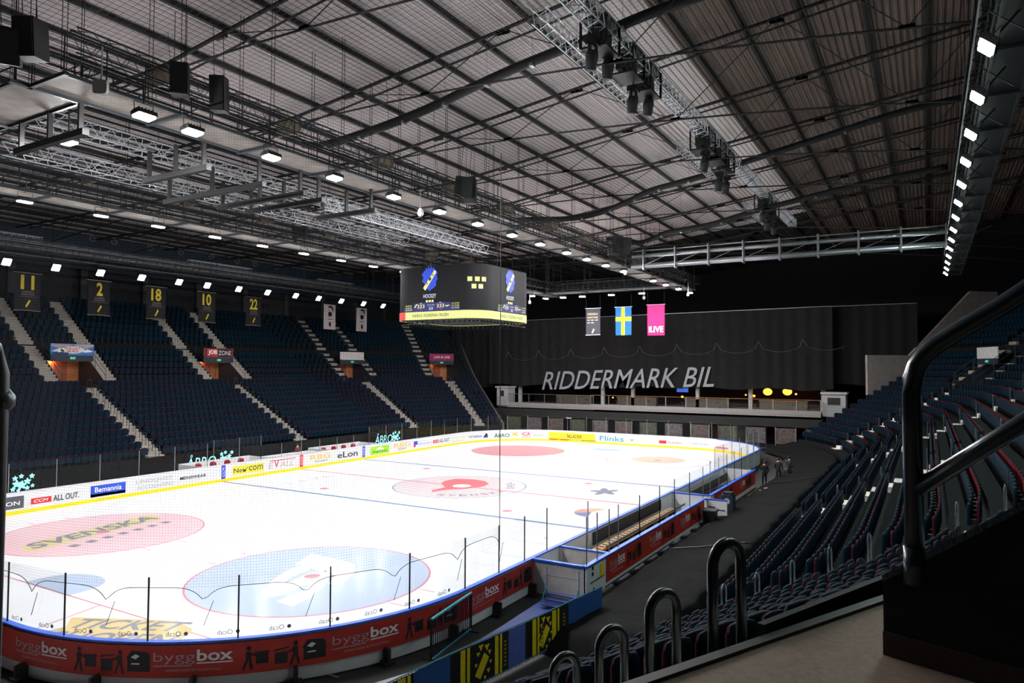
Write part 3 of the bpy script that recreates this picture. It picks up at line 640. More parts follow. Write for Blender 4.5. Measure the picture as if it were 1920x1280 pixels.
        if kind == 'job':
            m_ = MB(); put_rect(m_, fb, -1.5, 1.5, .06, .86, 2); fb2 = (lambda u, v: (lambda q: (q.x, q.y, zs+.5+v))(Vector(P_(0, ks-.085, 0))+T*(u*sgn))); put_rect(m_, fb2, -1.4, -.15, .1, .84, 1); fb3 = (lambda u, v: (lambda q: (q.x, q.y, zs+.5+v))(Vector(P_(0, ks-.1, 0))+T*(u*sgn)))
            put_text(m_, 'JOB', fb3, -1.25, -.22, .2, .76, 0, bold=.05); put_text(m_, 'ZONE', fb3, -.05, 1.4, .24, .68, 0); m_.build('banner_print', [white_pr, MATS['a_red'], black_pr], b_)
        if kind == 'life':
            m_ = MB(); put_text(m_, 'LIVE IS LIFE!', fb, -1.1, 1.2, .3, .62, 0, bold=.02); m_.build('banner_print', [white_pr], b_)
        if side == 1 and ai in (1, 2, 4):
            L = bpy.data.lights.new('doorway_light', 'POINT'); L.energy = 26 if ai < 4 else 5; L.color = (1, .5, .2); L.shadow_soft_size = .06
            lo = bpy.data.objects.new('doorway_light', L); C.objects.link(lo); lo.location = P_(-.5, kb-.25, zf+2.3)
# end walls of the stands
def endwall(side, s, name, lab, mat_, kk_=(0, None), top=.35):
    m_ = MB(); T, N = tang(side, s); pts = [bowl(side, s, -.3, -.05), bowl(side, s, -.3, Z0+.3)]
    for r in ROWS: pts.append(bowl(side, s, r[2], r[3]+top))
    pts += [bowl(side, s, KTOP+1, ZTOP+1.2), bowl(side, s, KTOP+1, -.05)]
    m_.prism(pts, tuple(T*.2)); return tag(m_.build(name, mat_), lab, 'stand end wall')
endwall(1, 34.25, 'stand_end_wall', 'grey stepped end wall closing the far stand beside the black curtain', M('endwall_grey', (84, 78, 78), .8))
# pale concrete end wall of the near stand, rising beyond its last seats, with a level part by the balcony
ewm = M('endwall_block', (168, 156, 152), .85, var=.12, scale=2)
m_ = MB(); T, N = tang(-1, 35.7)
def EW(k, z): return bowl(-1, 35.7, k, z)
m_.prism([EW(8.2, 3), EW(8.2, 9.4), EW(13.0, 9.4), EW(20.3, 16.1), EW(23.5, 16.1), EW(23.5, 3)], tuple(T*.3))
tag(m_.build('stand_end_wall', ewm), 'pale block wall with sloping top behind the last near-stand seats', 'stand end wall')
# ------------------------------------------------------------------ seats
def seat_geo(red):
    m_ = MB(); W = .215
    back = [(-W, .36), (W, .36), (W, .76), (W-.05, .84), (-W+.05, .84), (-W, .76)]
    m_.prism([(x, .20, z) for x, z in back], (0, .045, 0), 0)
    pan = [(-.21, .33), (.21, .33), (.21, .74), (.16, .795), (-.16, .795), (-.21, .74)]
    m_.prism([(x, .02, z) for x, z in pan], (0, .07, 0), 0)
    if red: m_.prism([(x*.9, .186, z) for x, z in [(-W, .40), (W, .40), (W, .76), (W-.05, .835), (-W+.05, .835), (-W, .76)]], (0, .02, 0), 1)
    m_.box((-.03, .09, .0), (.03, .2, .42), 2)
    return m_
sg_r, sg_b = seat_geo(True), seat_geo(False)
def proj(p):
    d = Vector(p)-Vector(CAM); z = d.dot(F)
    if z < .1: return None
    return 960+1328.18*d.dot(R2)/z, 640-1328.18*d.dot(U2)/z, z
allseats = []
for side in (1, -1):
    for ri, row in enumerate(ROWS):
        tier, idx, k, z, d = row
        if tier == 'up' and idx in (5,): continue
        si, _, _ = intervals(side, row)
        for bi, (a, b) in enumerate(si):
            sc = (25+k)/25 if min(abs(a), abs(b)) > 17.9 else 1.0
            L = (b-a)*sc; n = int((L-.1)/.48)
            for j in range(n):
                s = a+(b-a)*(j+.5)/n; p = bowl(side, s, k+.42, z); q = proj((p[0], p[1], z+.6))
                if q is None or not (-40 < q[0] < 1960 and 380 < q[1] < 1320): continue
                if side == -1 and s < -31.4 and ri > 4: continue
                T, N = tang(side, s); allseats.append((side, ri, bi, j, n, s, p, math.atan2(T.y, T.x) if side == 1 else math.atan2(-T.y, -T.x), q))
def hidden(q, side):
    x, y = q[0], q[1]
    if side == 1: return x < 16 or y > 872-x*.07
    if y > 1258-(x-1280)*.33 and x > 1200: return True
    if x > 1655 and y > 1090-(x-1655)*.5: return True
    return y > 1275
cand = [i for i, t in enumerate(allseats) if not hidden(t[8], t[0])]
cand.sort(key=lambda i: allseats[i][8][2]); pick = set(cand[:300])
# low poly mass of the remaining seats
big = []; seats_v = []; seats_f = []; seats_m = []; nv = 0
ga = {0: (np.array(sg_b.v), sg_b.f, sg_b.m), 1: (np.array(sg_r.v), sg_r.f, sg_r.m)}
for i, t in enumerate(allseats):
    if i in pick: continue
    red = 1 if (ROWS[t[1]][0] == 'low' or ROWS[t[1]][1] < 3) else 0
    V, Fc, Mi = ga[red]; a = t[7]; p = t[6]
    X = V[:, 0]*cos(a)-V[:, 1]*sin(a)+p[0]; Y = V[:, 0]*sin(a)+V[:, 1]*cos(a)+p[1]; seats_v.append(np.stack([X, Y, V[:, 2]+p[2]], 1))
    seats_f += [tuple(x+nv for x in f) for f in Fc]; seats_m += Mi; nv += len(V)
me = bpy.data.meshes.new('stadium_seats'); me.from_pydata(np.concatenate(seats_v).tolist(), [], seats_f)
for m0 in (seatb, seatr, black): me.materials.append(m0)
me.polygons.foreach_set('material_index', seats_m); me.update()
o = bpy.data.objects.new('stadium_seats', me); C.objects.link(o)
tag(o, 'thousands of folded navy blue seats filling the rows of both stands', 'stadium seats', kind='stuff')
# prototype seat with parts
def curved(m_, outline, y0, th, bow):
    n = len(outline); f = lambda x: bow*(x/.21)**2
    xs = np.linspace(-1, 1, 7)
    # grid mesh between bottom and top outline
    zb, zt = outline; W = .215; vs = []; fs = []
    for j in range(5):
        v = j/4
        for i, x in enumerate(xs):
            w_ = W*(1-.12*max(0, v-.75)*4*0); xx = x*w_*(1 if v < 1 else .8); zz = zb+(zt-zb)*v-(.02*x*x if v >= .99 else 0)
            vs.append((xx, y0-f(xx), zz))
    for j in range(4):
        for i in range(6): a = j*7+i; fs.append((a, a+1, a+8, a+7))
    k = len(vs); vs += [(v[0], v[1]+th, v[2]) for v in vs]; fs += [tuple(reversed([x+k for x in f_])) for f_ in fs]
    rim = list(range(7))+[6+7*j for j in range(1, 5)]+[28+i for i in range(5, -1, -1)]+[7*j for j in range(3, 0, -1)]
    for a, b in zip(rim, rim[1:]+rim[:1]): fs.append((b, a, a+k, b+k))
    m_.add(vs, fs)
def make_seat():
    t = thing('stadium_seat', 'x', 'stadium seat')
    m_ = MB(); curved(m_, (.36, .85), .22, .03, -.02); m_.build('backrest', seatb, t, smooth=True)
    m_ = MB(); curved(m_, (.42, .84), .2, .03, -.02); m_.build('back_cushion', seatr, t, smooth=True)
    m_ = MB(); curved(m_, (.33, .79), .04, .055, .015); m_.build('folded_seat', seatb, t, smooth=True)
    m_ = MB(); m_.box((-.03, .08, 0), (.03, .2, .44)); m_.box((-.22, .1, .3), (.22, .14, .34)); m_.build('bracket', black, t)
    return t
proto = make_seat(); first = True
for i in sorted(pick, key=lambda i: allseats[i][8][2]):
    side, ri, bi, j, n, s, p, a, q = allseats[i]
    o = proto if first else copy_tree(proto); first = False
    o.location = p; o.rotation_euler = (0, 0, a); row = ROWS[ri]
    if side == -1:
        blk = ['left of the nearest stairs', 'between first and second stairs', 'between second and third stairs', 'between third and fourth stairs', 'past the fourth stairs', 'by the far end'][min(bi, 5)]
        lb = f'folded navy near-stand seat, {od(ri)} row, {od(j)} along, {blk}'
    else: lb = f'folded navy far-stand seat, {od(ri)} row, {od(j)} along, {od(bi)} block from left'
    o['label'] = lb; o['group'] = 'folded navy seats of the '+('near' if side == -1 else 'far')+' stand'
# ------------------------------------------------------------------ black cloth over the front rows of the near stand
m_ = MB(); vs = []; NS, NK = 150, 14; s0, s1 = -22.6, 34.5
prof = [(-4.05, .18), (-4.0, .34), (-3.6, .42), (-3.2, .50), (-2.8, .56), (-2.4, .66), (-2.0, .74), (-1.6, .84), (-1.2, .93), (-.9, 1.0), (-.66, 1.02), (-.58, .95), (-.55, .6), (-.53, .2), (-.52, -.04)]
for i in range(NS+1):
    s = s0+(s1-s0)*i/NS
    for j, (k, z) in enumerate(prof):
        wob = .025*sin(s*2.3+j)+.02*sin(s*5.1+j*1.7)+.03*sin(s*.9+j*.6)
        dr_ = max(0, 1-(s-s0)/.8); p = bowl(-1, s, k+(.05*sin(s*3.3) if j > 10 else 0), max(-.04, z+(wob if 0 < j < 11 else 0)-dr_*1.2*z)); vs.append(p)
n = len(prof); m_.add(vs, [(i*n+j, (i+1)*n+j, (i+1)*n+j+1, i*n+j+1) for i in range(NS) for j in range(n-1)])
o = m_.build('covering_cloth', drapemat, smooth=True); tag(o, 'long black cloth covering the front rows beside the benches', 'cloth')
for s in (-10.3, 9.5):
    m_ = MB(); m_.tube([bowl(-1, s-.35*0+(k+4)*-.02, k, z+.035) for k, z in prof[1:11]], .03, n=5); tag(m_.build('cloth_seam', black), f'dark raised seam across the black cloth, {"nearer" if s < 0 else "farther"} one', 'seam')
m_ = MB(); tp = [M('tape_yellow', (205, 200, 60), .6), black, M('tape_grey', (120, 130, 135), .6)]
s = -14.0
while s < 26:
    p = bowl(-1, s, -4.12, .22); q = bowl(-1, s+.3, -4.12, .22); c = 0 if (-14 < s < -11.5 or -3 < s < 0 or 5 < s < 9) else 2
    if c == 2 and random.random() < .35: s += .34; continue
    m_.tube([p, q], .035, n=4, mi=c); s += .42
tag(m_.build('edge_tape', tp), 'yellow and grey hazard tape along the floor edge of the black cloth', 'tape')
m_ = MB(); m_.tube([bowl(-1, -16.8+i*1.5, -4.2, .45) for i in range(6)], .03, n=6); 
t = tag(m_.build('low_rail', MATS['rail_paint']), 'low dark blue rail between bench wall and black cloth', 'rail')
# ------------------------------------------------------------------ near corner floor: blue carpet, fence, steps, barrier
carpet = M('blue_carpet', (28, 52, 120), .55, var=.5, scale=.5)
m_ = MB(); m_.prism([(-17.45, -15.75, -.05), (-17.4, -17.2, -.05), (-18.6, -18.25, -.05), (-21.2, -17.95, -.05), (-25.1, -17.3, -.05), (-31, -16.4, -.05), (-26.5, -16.1, -.05), (-22.5, -15.95, -.05)][::-1], (0, 0, .03))
tag(m_.build('blue_carpet', carpet), 'worn blue carpet on the walkway behind the near boards', 'carpet')
m_ = MB(); m_.prism([(-24.5, -15.6, -.05), (-26.8, -15.9, -.05), (-33, -16.0, -.05), (-36, -12, -.05), (-34, -6, -.05), (-31.2, -5, -.05), (-30.6, -9, -.05), (-28.6, -12.9, -.05), (-26.6, -14.8, -.05)][::-1], (0, 0, .012))
tag(m_.build('pale_floor_mat', M('pale_floor', (190, 184, 186), .6, var=.2, scale=2)), 'pale grey rubber floor round the near corner of the boards', 'floor mat')
fence = thing('banner_fence', 'steel barred fence hung with black, yellow and blue club banners', 'fence', (0, 0, 0))
FP = [(-18.75, -18.42), (-21.4, -18.07), (-23.5, -17.74), (-25.3, -17.44), (-27.1, -17.2), (-30, -16.8)]
def fpt(x):
    for (xa, ya), (xb, yb) in zip(FP[:-1], FP[1:]):
        if xb <= x <= xa: t_ = (x-xa)/(xb-xa); return (x, ya+(yb-ya)*t_)
    return (x, FP[-1][1])
tealr = M('rail_teal', (40, 120, 150), .4); barm = M('fence_bar', (20, 34, 52), .4)
for h in (1.1, .06): m_ = MB(); m_.tube([(x, y, h) for x, y in FP], .02, n=6); m_.build('rail', tealr, fence)
for i in range(100):
    x = -18.8-i*.11; x, y = fpt(x)
    m_ = MB(); m_.box((x-.007, y-.007, 0), (x+.007, y+.007, 1.1)); m_.build('bar', barm, fence)
ffn = lambda u, v: (lambda p: (p[0], p[1]-.014, v))(fpt(u))
ffn2 = lambda u, v: (lambda p: (p[0], p[1]+.0-.02, v))(fpt(u))
fk, fy, fbm, fpw = M('fence_black', (14, 15, 16), .7), M('fence_yellow', (236, 208, 20), .6), M('fence_blue', (36, 84, 150), .6), M('fence_periwinkle', (86, 106, 186), .6)
def fpan(x0, x1, mt):
    m_ = MB(); n = max(1, int((x1-x0)/.3))
    for side_ in (-.012, .012):
        fn_ = lambda u, v: (lambda p: (p[0], p[1]+side_, v))(fpt(u)); put_rect(m_, fn_, x0, x1, .08, 1.06, n=n)
    m_.build('banner_panel', mt, fence)
fpan(-20.7, -18.8, fbm); fpan(-22.75, -20.7, fk); fpan(-23.45, -22.75, fpw); fpan(-25.6, -23.45, fk); fpan(-26.8, -25.6, fbm); fpan(-29.9, -26.8, fk)
for xs in ((-21.55, -21.35), (-21.28, -21.2), (-22.45, -22.28), (-22.22, -22.14), (-24.0, -23.86), (-23.8, -23.72), (-25.25, -25.08), (-25.02, -24.92), (-27.3, -27.05), (-27.0, -26.9)):
    m_ = MB()
    for sd in (-.02, .02):
        fn_ = lambda u, v, sd=sd: (lambda p: (p[0], p[1]+sd, v))(fpt(u)); put_rect(m_, fn_, xs[0], xs[1], .08, 1.06)
    m_.build('yellow_stripe', fy, fence)
for xc in (-21.85, -24.42):
    m_ = MB()
    for sd in (-.02, .02):
        fn_ = lambda u, v, sd=sd: (lambda p: (p[0], p[1]+sd, v))(fpt(u))
        put_poly(m_, fn_, [(xc-.32, .3), (xc-.12, .16), (xc+.2, .62), (xc+.02, .78)])
        for (a, b, r_) in ((-.1, .95, .07), (.12, .9, .07), (-.2, .8, .05), (.22, .75, .05), (-.28, .55, .04), (.18, .3, .05), (.05, .16, .04), (.26, .5, .04)):
            put_poly(m_, fn_, [(xc+a+r_*(1+.4*sin(3*q))*cos(q), b+r_*(1+.4*sin(3*q))*sin(q)) for q in [2*pi*j/12 for j in range(12)]])
    m_.build('lion_print', fy, fence)
for xc in (-20.95, -23.6-.0, -22.9+.9):
    m_ = MB()
    for q in range(7): put_rect(m_, ffn2, xc-.05, xc+.06, .2+q*.1, .25+q*.1)
    m_.build('small_print', M('dull_yellow', (150, 130, 30), .6), fence)
st = thing('access_steps', 'dark blue steel steps with tall handrail frame against the bench box', 'steps', (-18.1, -16.7, 0))
for i in range(3): m_ = MB(); m_.box((-.1-.2*i, -.6, .32-.13*i), (.12-.2*i, .55, .36-.13*i)); m_.build('tread', carpet, st)
for y in (-.62, .58):
    m_ = MB(); m_.tube([(-.5, y, .02), (-.1, y, .62)], .02); m_.tube([(-.05, y, 0), (-.05, y, 1.25)], .014); m_.build('side_frame', tealr if y else black, st)
m_ = MB(); m_.tube([(-.05, -.62, .95), (-.05, .58, .95)], .012); m_.build('cross_bar', black, st)
ba = thing('crowd_barrier', 'dark barred steel barrier with turquoise top rail leaning by the red banner', 'barrier', (-24.02, -15.66, 0))
ba.rotation_euler = (0, 0, math.atan2(-15.3+15.66, 2.5))
m_ = MB(); m_.tube([(0, 0, 1.13), (2.5, 0, 1.13)], .04, n=8); m_.build('top_rail', M('rail_turquoise', (50, 160, 180), .4), ba)
m_ = MB(); m_.tube([(0, 0, .06), (2.5, 0, .06)], .03, n=6); m_.build('bottom_rail', tealr, ba)
for i in range(21): m_ = MB(); m_.tube([(i*.125, 0, .05), (i*.125, 0, 1.12)], .014 if 0 < i < 20 else .035, n=5); m_.build('bar', black, ba)
for x in (.1, 2.4): m_ = MB(); m_.box((x-.03, -.3, 0), (x+.03, .3, .04)); m_.build('foot', black, ba)
# ------------------------------------------------------------------ the doorway the camera stands in
ZF = 6.35; vd = Vector((cos(radians(-110)), sin(radians(-110)), 0)); ld = Vector((1.82, -.87, 0)).normalized(); back = Vector((-.43, -.9, 0)).normalized()
lipA = Vector((-38.7, -25.0, 0)); lipB = Vector((-34.05, -27.17, 0))
vflo = M('vom_floor', (150, 128, 112), .8, var=.15, scale=30); navyw = M('vom_wall', (16, 24, 32), .75, var=.2, scale=3); skirt = M('vom_skirting', (74, 62, 56), .8, scale=20)
m_ = MB(); a = lipA; b = lipB; m_.prism([(a.x, a.y, ZF), (b.x, b.y, ZF), (b.x+back.x*7, b.y+back.y*7, ZF), (a.x+back.x*7, a.y+back.y*7, ZF)][::-1], (0, 0, -.15))
tag(m_.build('landing_floor', vflo), 'brown grey landing floor in the foreground at lower right', 'landing')
nrm = Vector((-ld.y, ld.x, 0))
m_ = MB(); q = a+nrm*.06; q2 = b+nrm*.06; m_.prism([(a.x, a.y, ZF-.25), (b.x, b.y, ZF-.25), (b.x, b.y, ZF+.02), (a.x, a.y, ZF+.02)], tuple(nrm*.07)); tag(m_.build('landing_edge', M('landing_trim', (60, 58, 56), .5)), 'dark metal trim along the landing edge', 'trim')
m_ = MB(); pa = Vector((-35.25, -26.52, 0)); pb = Vector((-30.6, -28.35, 0)); pn = (pb-pa).normalized(); pn = Vector((-pn.y, pn.x, 0))
m_.prism([(pa.x, pa.y, 4.8), (pb.x, pb.y, 4.8), (pb.x, pb.y, 6.42), (pa.x, pa.y, 6.42)], tuple(pn*.05)); tag(m_.build('parapet', navyw), 'low dark parapet wall between the landing and the seats below', 'parapet wall')
W0 = Vector((-35.17, -27.15, 0)); wn = Vector((-vd.y, vd.x, 0))   # points to +x side
m_ = MB(); e = W0+vd*5
def WP(d, z): q = W0+vd*d; return (q.x, q.y, z)
m_.prism([WP(0, ZF), WP(0, 6.75), WP(5, 6.75+5*.75), WP(5, ZF)], tuple(wn*.22)); wl_ = m_.build('side_wall', navyw); tag(wl_, 'dark wall with sloping top beside the landing, lower right', 'side wall')
m_ = MB(); q = wn*-.012
m_.prism([tuple(Vector(WP(0, 6.75))-wn*.01), tuple(Vector(WP(5, 10.5))-wn*.01), tuple(Vector(WP(5, 10.54))-wn*.01), tuple(Vector(WP(0, 6.79))-wn*.01)], tuple(wn*.24)); m_.build('lit_wall_top', M('lit_top', (70, 92, 104), .5, var=.7, scale=60), wl_)  # light falling on the wall top is put into this strip's colour
m_ = MB(); m_.prism([tuple(Vector(WP(0, ZF))-wn*.012), tuple(Vector(WP(5, ZF))-wn*.012), tuple(Vector(WP(5, ZF+.13))-wn*.012), tuple(Vector(WP(0, ZF+.13))-wn*.012)], tuple(wn*.012)); m_.build('skirting', skirt, wl_)
gr = thing('guard_railing', 'thick dark tubular guard railing on the wall, curving up to the right', 'railing', WP(.17, 6.8))
def rel(p): return (p[0]-gr.location.x, p[1]-gr.location.y, p[2]-gr.location.z)
c0 = Vector(WP(.17, 0)) + wn*.0
pts = [WP(.17, 6.8), WP(.17, 7.82), WP(.175, 7.90), WP(.20, 7.97), WP(.245, 8.035), WP(.31, 8.09), WP(.40, 8.15), WP(.6, 8.27), WP(.73, 8.36), WP(5, 11.3)]
m_ = MB(); m_.tube([rel(p) for p in pts], .05, n=14); m_.build('top_rail', rail_m, gr, smooth=True)
m_ = MB(); m_.tube([rel(WP(.17, 7.28)), rel(WP(.7, 7.70)), rel(WP(5, 10.9))], .045, n=12); m_.build('mid_rail', rail_m, gr, smooth=True)
m_ = MB(); m_.tube([rel(WP(.17, 6.78)), rel(WP(.17, 6.98))], .056, n=12); m_.build('base_collar', rail_m, gr, smooth=True)
# left wall post at the picture's left edge
t = thing('guard_railing', 'black vertical railing post at the extreme left edge of the view', 'railing', (-38.522, -24.622, 6.3))
m_ = MB(); m_.tube([(0, 0, -.3), (0, 0, 1.62), (-.03, -.02, 1.7), (-.12, -.1, 1.75), (-.9, -.8, 2.1)], .045, n=12); m_.build('post', black, t, smooth=True)
m_ = MB(); m_.sphere((.02, .0, 1.53), .05); m_.build('knob', steel, t, smooth=True)
# big hoops on the stairs straight below the landing
rl = math.atan2(ld.y, ld.x)
for i, (x, y, zt, zb) in enumerate([(-34.46, -26.11, 6.69, 5.75), (-34.07, -25.5, 6.13, 5.2), (-33.55, -24.84, 5.56, 4.7), (-33.1, -24.14, 5.02, 4.2)]):
    m_ = MB(); H = zt-zb; w_ = .155
    m_.tube([(-w_, 0, -.1), (-w_, 0, H-w_)]+[(-w_*cos(q), 0, H-w_+w_*sin(q)) for q in [pi*j/10 for j in range(1, 10)]]+[(w_, 0, H-w_), (w_, 0, -.1)], .041, n=10)
    o = m_.build('hoop_rail', M('hoop_dark', (20, 30, 38), .35, coat=.5), smooth=True); o.location = (x, y, zb); o.rotation_euler = (0, 0, rl)
    tag(o, f'large dark hoop handrail below the landing, {od(i)} from the landing', 'handrail', 'large hoop handrails below the landing')
for i, sd in enumerate((0, 1, 2, 3, 4)):
    c = Vector((-34.6+.33*i, -26.2+.66*i, 5.72-.5*i)); m_ = MB(); m_.obox(tuple(c), (1.3, .75, .08), rz=rl); tag(m_.build('stair_step', riser), f'dark step below the landing, {od(i)} down', 'step', 'steps below the landing')
#SPLIT2
# ------------------------------------------------------------------ outer shell
wallm = M('wall_dark', (24, 26, 30), .9, var=.2, scale=.5); wallb = M('wall_navy', (22, 40, 56), .7, var=.15, scale=.5)
m_ = MB(); m_.box((-62, 42.4, -.05), (60, 42.8, 17.2), 0); m_.box((-62, 42.4, 17.2), (60, 42.8, 21.0), 1); tag(m_.build('wall_left', [wallm, wallb]), kind='structure')
m_ = MB(); m_.box((-62, -44.4, -.05), (60, -44, 27.5)); tag(m_.build('wall_right', wallm), kind='structure')
m_ = MB(); m_.box((56, -44.4, -.05), (56.4, 42.8, 27.5)); tag(m_.build('wall_far', M('wall_black', (8, 8, 9), .95)), kind='structure')
m_ = MB(); m_.box((-62.4, -44.4, -.05), (-62, 42.8, 27.5)); tag(m_.build('wall_near', wallm), kind='structure')
for i in range(16):
    m_ = MB(); x = -46+i*6.2; m_.box((x, 42.05, ZTOP+.4), (x+.6, 42.39, 17.2)); tag(m_.build('wall_pilaster', M('pilaster', (52, 50, 52), .8)), f'grey pilaster on the back wall of the far stand, {od(i)} from the left', 'pilaster', 'back wall pilasters')
for i, x in enumerate((-1.4, .7, 4.5, 8, 11.8, 15.3, 17.8, 21)):
    m_ = MB(); put_poly(m_, lambda u, v: (x+u, 42.37, 20.4+v), [(.32*cos(q), .32*sin(q)) for q in [2*pi*j/24 for j in range(24)]], 0)
    put_poly(m_, lambda u, v: (x+u, 42.35, 20.4+v), [(.24*cos(q), .24*sin(q)) for q in [2*pi*j/24 for j in range(24)]], 1)
    put_poly(m_, lambda u, v: (x+u, 42.33, 20.4+v), [(0, .02), (.22, .0), (.1, .14), (-.12, .12)], 0)
    tag(m_.build('round_wall_badge', [M('badge', (120, 112, 96), .6), wallb]), f'small round badge high on the navy wall, {od(i)} from the left', 'badge', 'round badges on the navy wall')
# ------------------------------------------------------------------ roof
def zr(y): return 20.75+(.125*-y if y < 0 else 0.0)
def roof(name, y0, y1, mt, x0=-62, x1=57):
    m_ = MB(); pts = []; y = y0; i = 0; per = .30
    n = int(round((y1-y0)/per))
    for k in range(n):
        a = y0+(y1-y0)*k/n; d_ = (y1-y0)/n
        pts += [(a, 0), (a+d_*.35, 0), (a+d_*.5, .05), (a+d_*.85, .05)]
    pts.append((y1, 0)); vs = []
    for yy, h in pts: z = zr(yy)-h; vs += [(x0, yy, z), (x1, yy, z)]
    m_.add(vs, [(2*i, 2*i+1, 2*i+3, 2*i+2) for i in range(len(pts)-1)]); return tag(m_.build(name, mt), kind='structure')
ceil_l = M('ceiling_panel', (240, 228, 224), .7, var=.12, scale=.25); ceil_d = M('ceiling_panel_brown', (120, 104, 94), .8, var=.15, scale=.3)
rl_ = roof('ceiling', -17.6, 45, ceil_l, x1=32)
for i in range(50):
    y = .9+i*.82; m_ = MB(); m_.box((-60, y-.03, zr(y)-.14), (32, y+.03, zr(y)-.06)); m_.build('roof_joist', steel if i % 2 else dsteel, rl_)
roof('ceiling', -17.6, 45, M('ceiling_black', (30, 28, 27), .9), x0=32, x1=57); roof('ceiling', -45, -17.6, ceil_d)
k = 0; y = -44
while y < 44:
    m_ = MB(); z = zr(y)-.17; m_.box((-60, y-.07, z-.11), (56, y+.07, z+.1)); tag(m_.build('roof_purlin', dsteel), f'long dark roof purlin running the hall length, {od(k)} from the right wall', 'roof beam', 'roof purlins'); k += 1; y += 2.35
GX = [-50.2, -43.2, -36.2, -29.2, -22.2, -15.2, -8.1, -1.15, 5.9, 13.2, 20.5, 27.5, 34.5]
for gi, gx in enumerate(GX):
    t = thing('cable_truss', f'slender dark cable truss across the roof, {od(gi)} from the camera end', 'roof truss', (gx, 0, 0), group='roof cable trusses')
    m_ = MB(); m_.tube([(0, y, zr(y)-.42) for y in (-43, 0, 42.2)], .085, n=6); m_.build('upper_chord', dsteel, t)
    m_ = MB(); m_.tube([(1.0, y, zr(y)-.36) for y in (-43, 0, 42.2)], .05, n=5); m_.build('side_chord', dsteel, t)
    zc = lambda y: 20.05-(.00262 if y < 0 else .0013)*(abs(y)-2 if abs(y) > 2 else 0)**2
    m_ = MB(); ys = [-42+2.8*i for i in range(31)]; m_.tube([(0, y, zc(y)) for y in ys], .045, n=5); m_.build('lower_cable', dsteel, t)
    for sgn_ in (-1, 1):
        for j, (ya, yb) in enumerate([(4, 8.5), (12.5, 8.5), (12.5, 17.5), (22, 17.5), (22, 27), (32, 27), (32, 37)]):
            m_ = MB(); yu, yl = (ya*sgn_, yb*sgn_); m_.tube([(0, yu, zr(yu)-.42), (0, yl, zc(yl))], .022, n=4); m_.obox((0, yl, zc(yl)+.05), (.1, .45, .1)); m_.obox((0, yu, zr(yu)-.55), (.12, .6, .12)); m_.build('tie_rod', dsteel, t)
    for gy_ in (0, 17.9): m_ = MB(); m_.box((-.06, gy_-.75, 19.45 if gy_ else 19.55), (.06, gy_+.75, 20.3 if gy_ else 20.45)); m_.build('gusset_plate', M('gusset', (128, 116, 100), .7), t)
# safety net under the roof
m_ = MB(); q = .007
for i in range(int(72/.28)):
    y = -36+i*.28; z = zr(y)-.62; m_.box((-40, y-q, z-q), (32, y+q, z+q))
for i in range(int(72/.28)):
    x = -40+i*.28
    for a, b in ((-36, 0), (0, 36)):
        za, zb = zr(a)-.62, zr(b)-.62; m_.add([(x-q, a, za), (x+q, a, za), (x+q, b, zb), (x-q, b, zb)], [(0, 1, 2, 3)])
tag(m_.build('roof_net', black), 'wide dark safety net stretched below the roof panels', 'net')
# long black curtain rolls (ducts) slung under the roof
for nm, X, pts in (('nearest', -14.6, [(-.4, 19.2), (-1.5, 18.95), (-3.4, 19.0), (-6, 19.25), (-8.4, 19.6), (-10.6, 20.05), (-12.8, 20.45), (-15, 20.75), (-16.8, 21.0), (-20, 21.4), (-30, 22.0)]),
                   ('middle', 5.5, [(-1.4, 18.95), (-3.5, 18.75), (-5.8, 18.6), (-8, 18.8), (-9.9, 19.3), (-11.5, 19.85), (-13.5, 20.15), (-15.5, 20.45), (-18.2, 21.0), (-22, 21.7), (-26.3, 22.5), (-30, 22.8)]),
                   ('farthest', 14.5, [(-4.6, 18.6), (-6, 18.5), (-7.5, 18.1), (-9, 18.5), (-10, 18.75), (-13, 19.0), (-16, 19.6), (-19, 20.1), (-24.4, 20.9), (-28.7, 21.3)])):
    m_ = MB(); P0 = [Vector((X, y, z)) for y, z in pts]; dense = []
    for i in range(len(P0)-1):
        p0 = P0[max(0, i-1)]; p1 = P0[i]; p2 = P0[i+1]; p3 = P0[min(len(P0)-1, i+2)]
        for j in range(6):
            t_ = j/6; dense.append(.5*((2*p1)+(p2-p0)*t_+(2*p0-5*p1+4*p2-p3)*t_*t_+(3*p1-p0-3*p2+p3)*t_**3))
    dense.append(P0[-1]); m_.tube(dense, .2, n=10); o = m_.build('curtain_roll', M('roll_black', (14, 14, 15), .7, var=.3), smooth=True)
    tag(o, f'long sagging black fabric roll slung under the roof, {nm} of three', 'fabric roll', 'sagging black rolls under the roof')
    m_ = MB()
    for i in range(2, len(dense)-6, 6): p = dense[i]; m_.tube([tuple(p), (p.x, p.y, zr(p.y)-.4)], .008, n=4); m_.obox((p.x, p.y, p.z-.17), (.3, .16, .12))
    m_.build('hanger', steel, o)
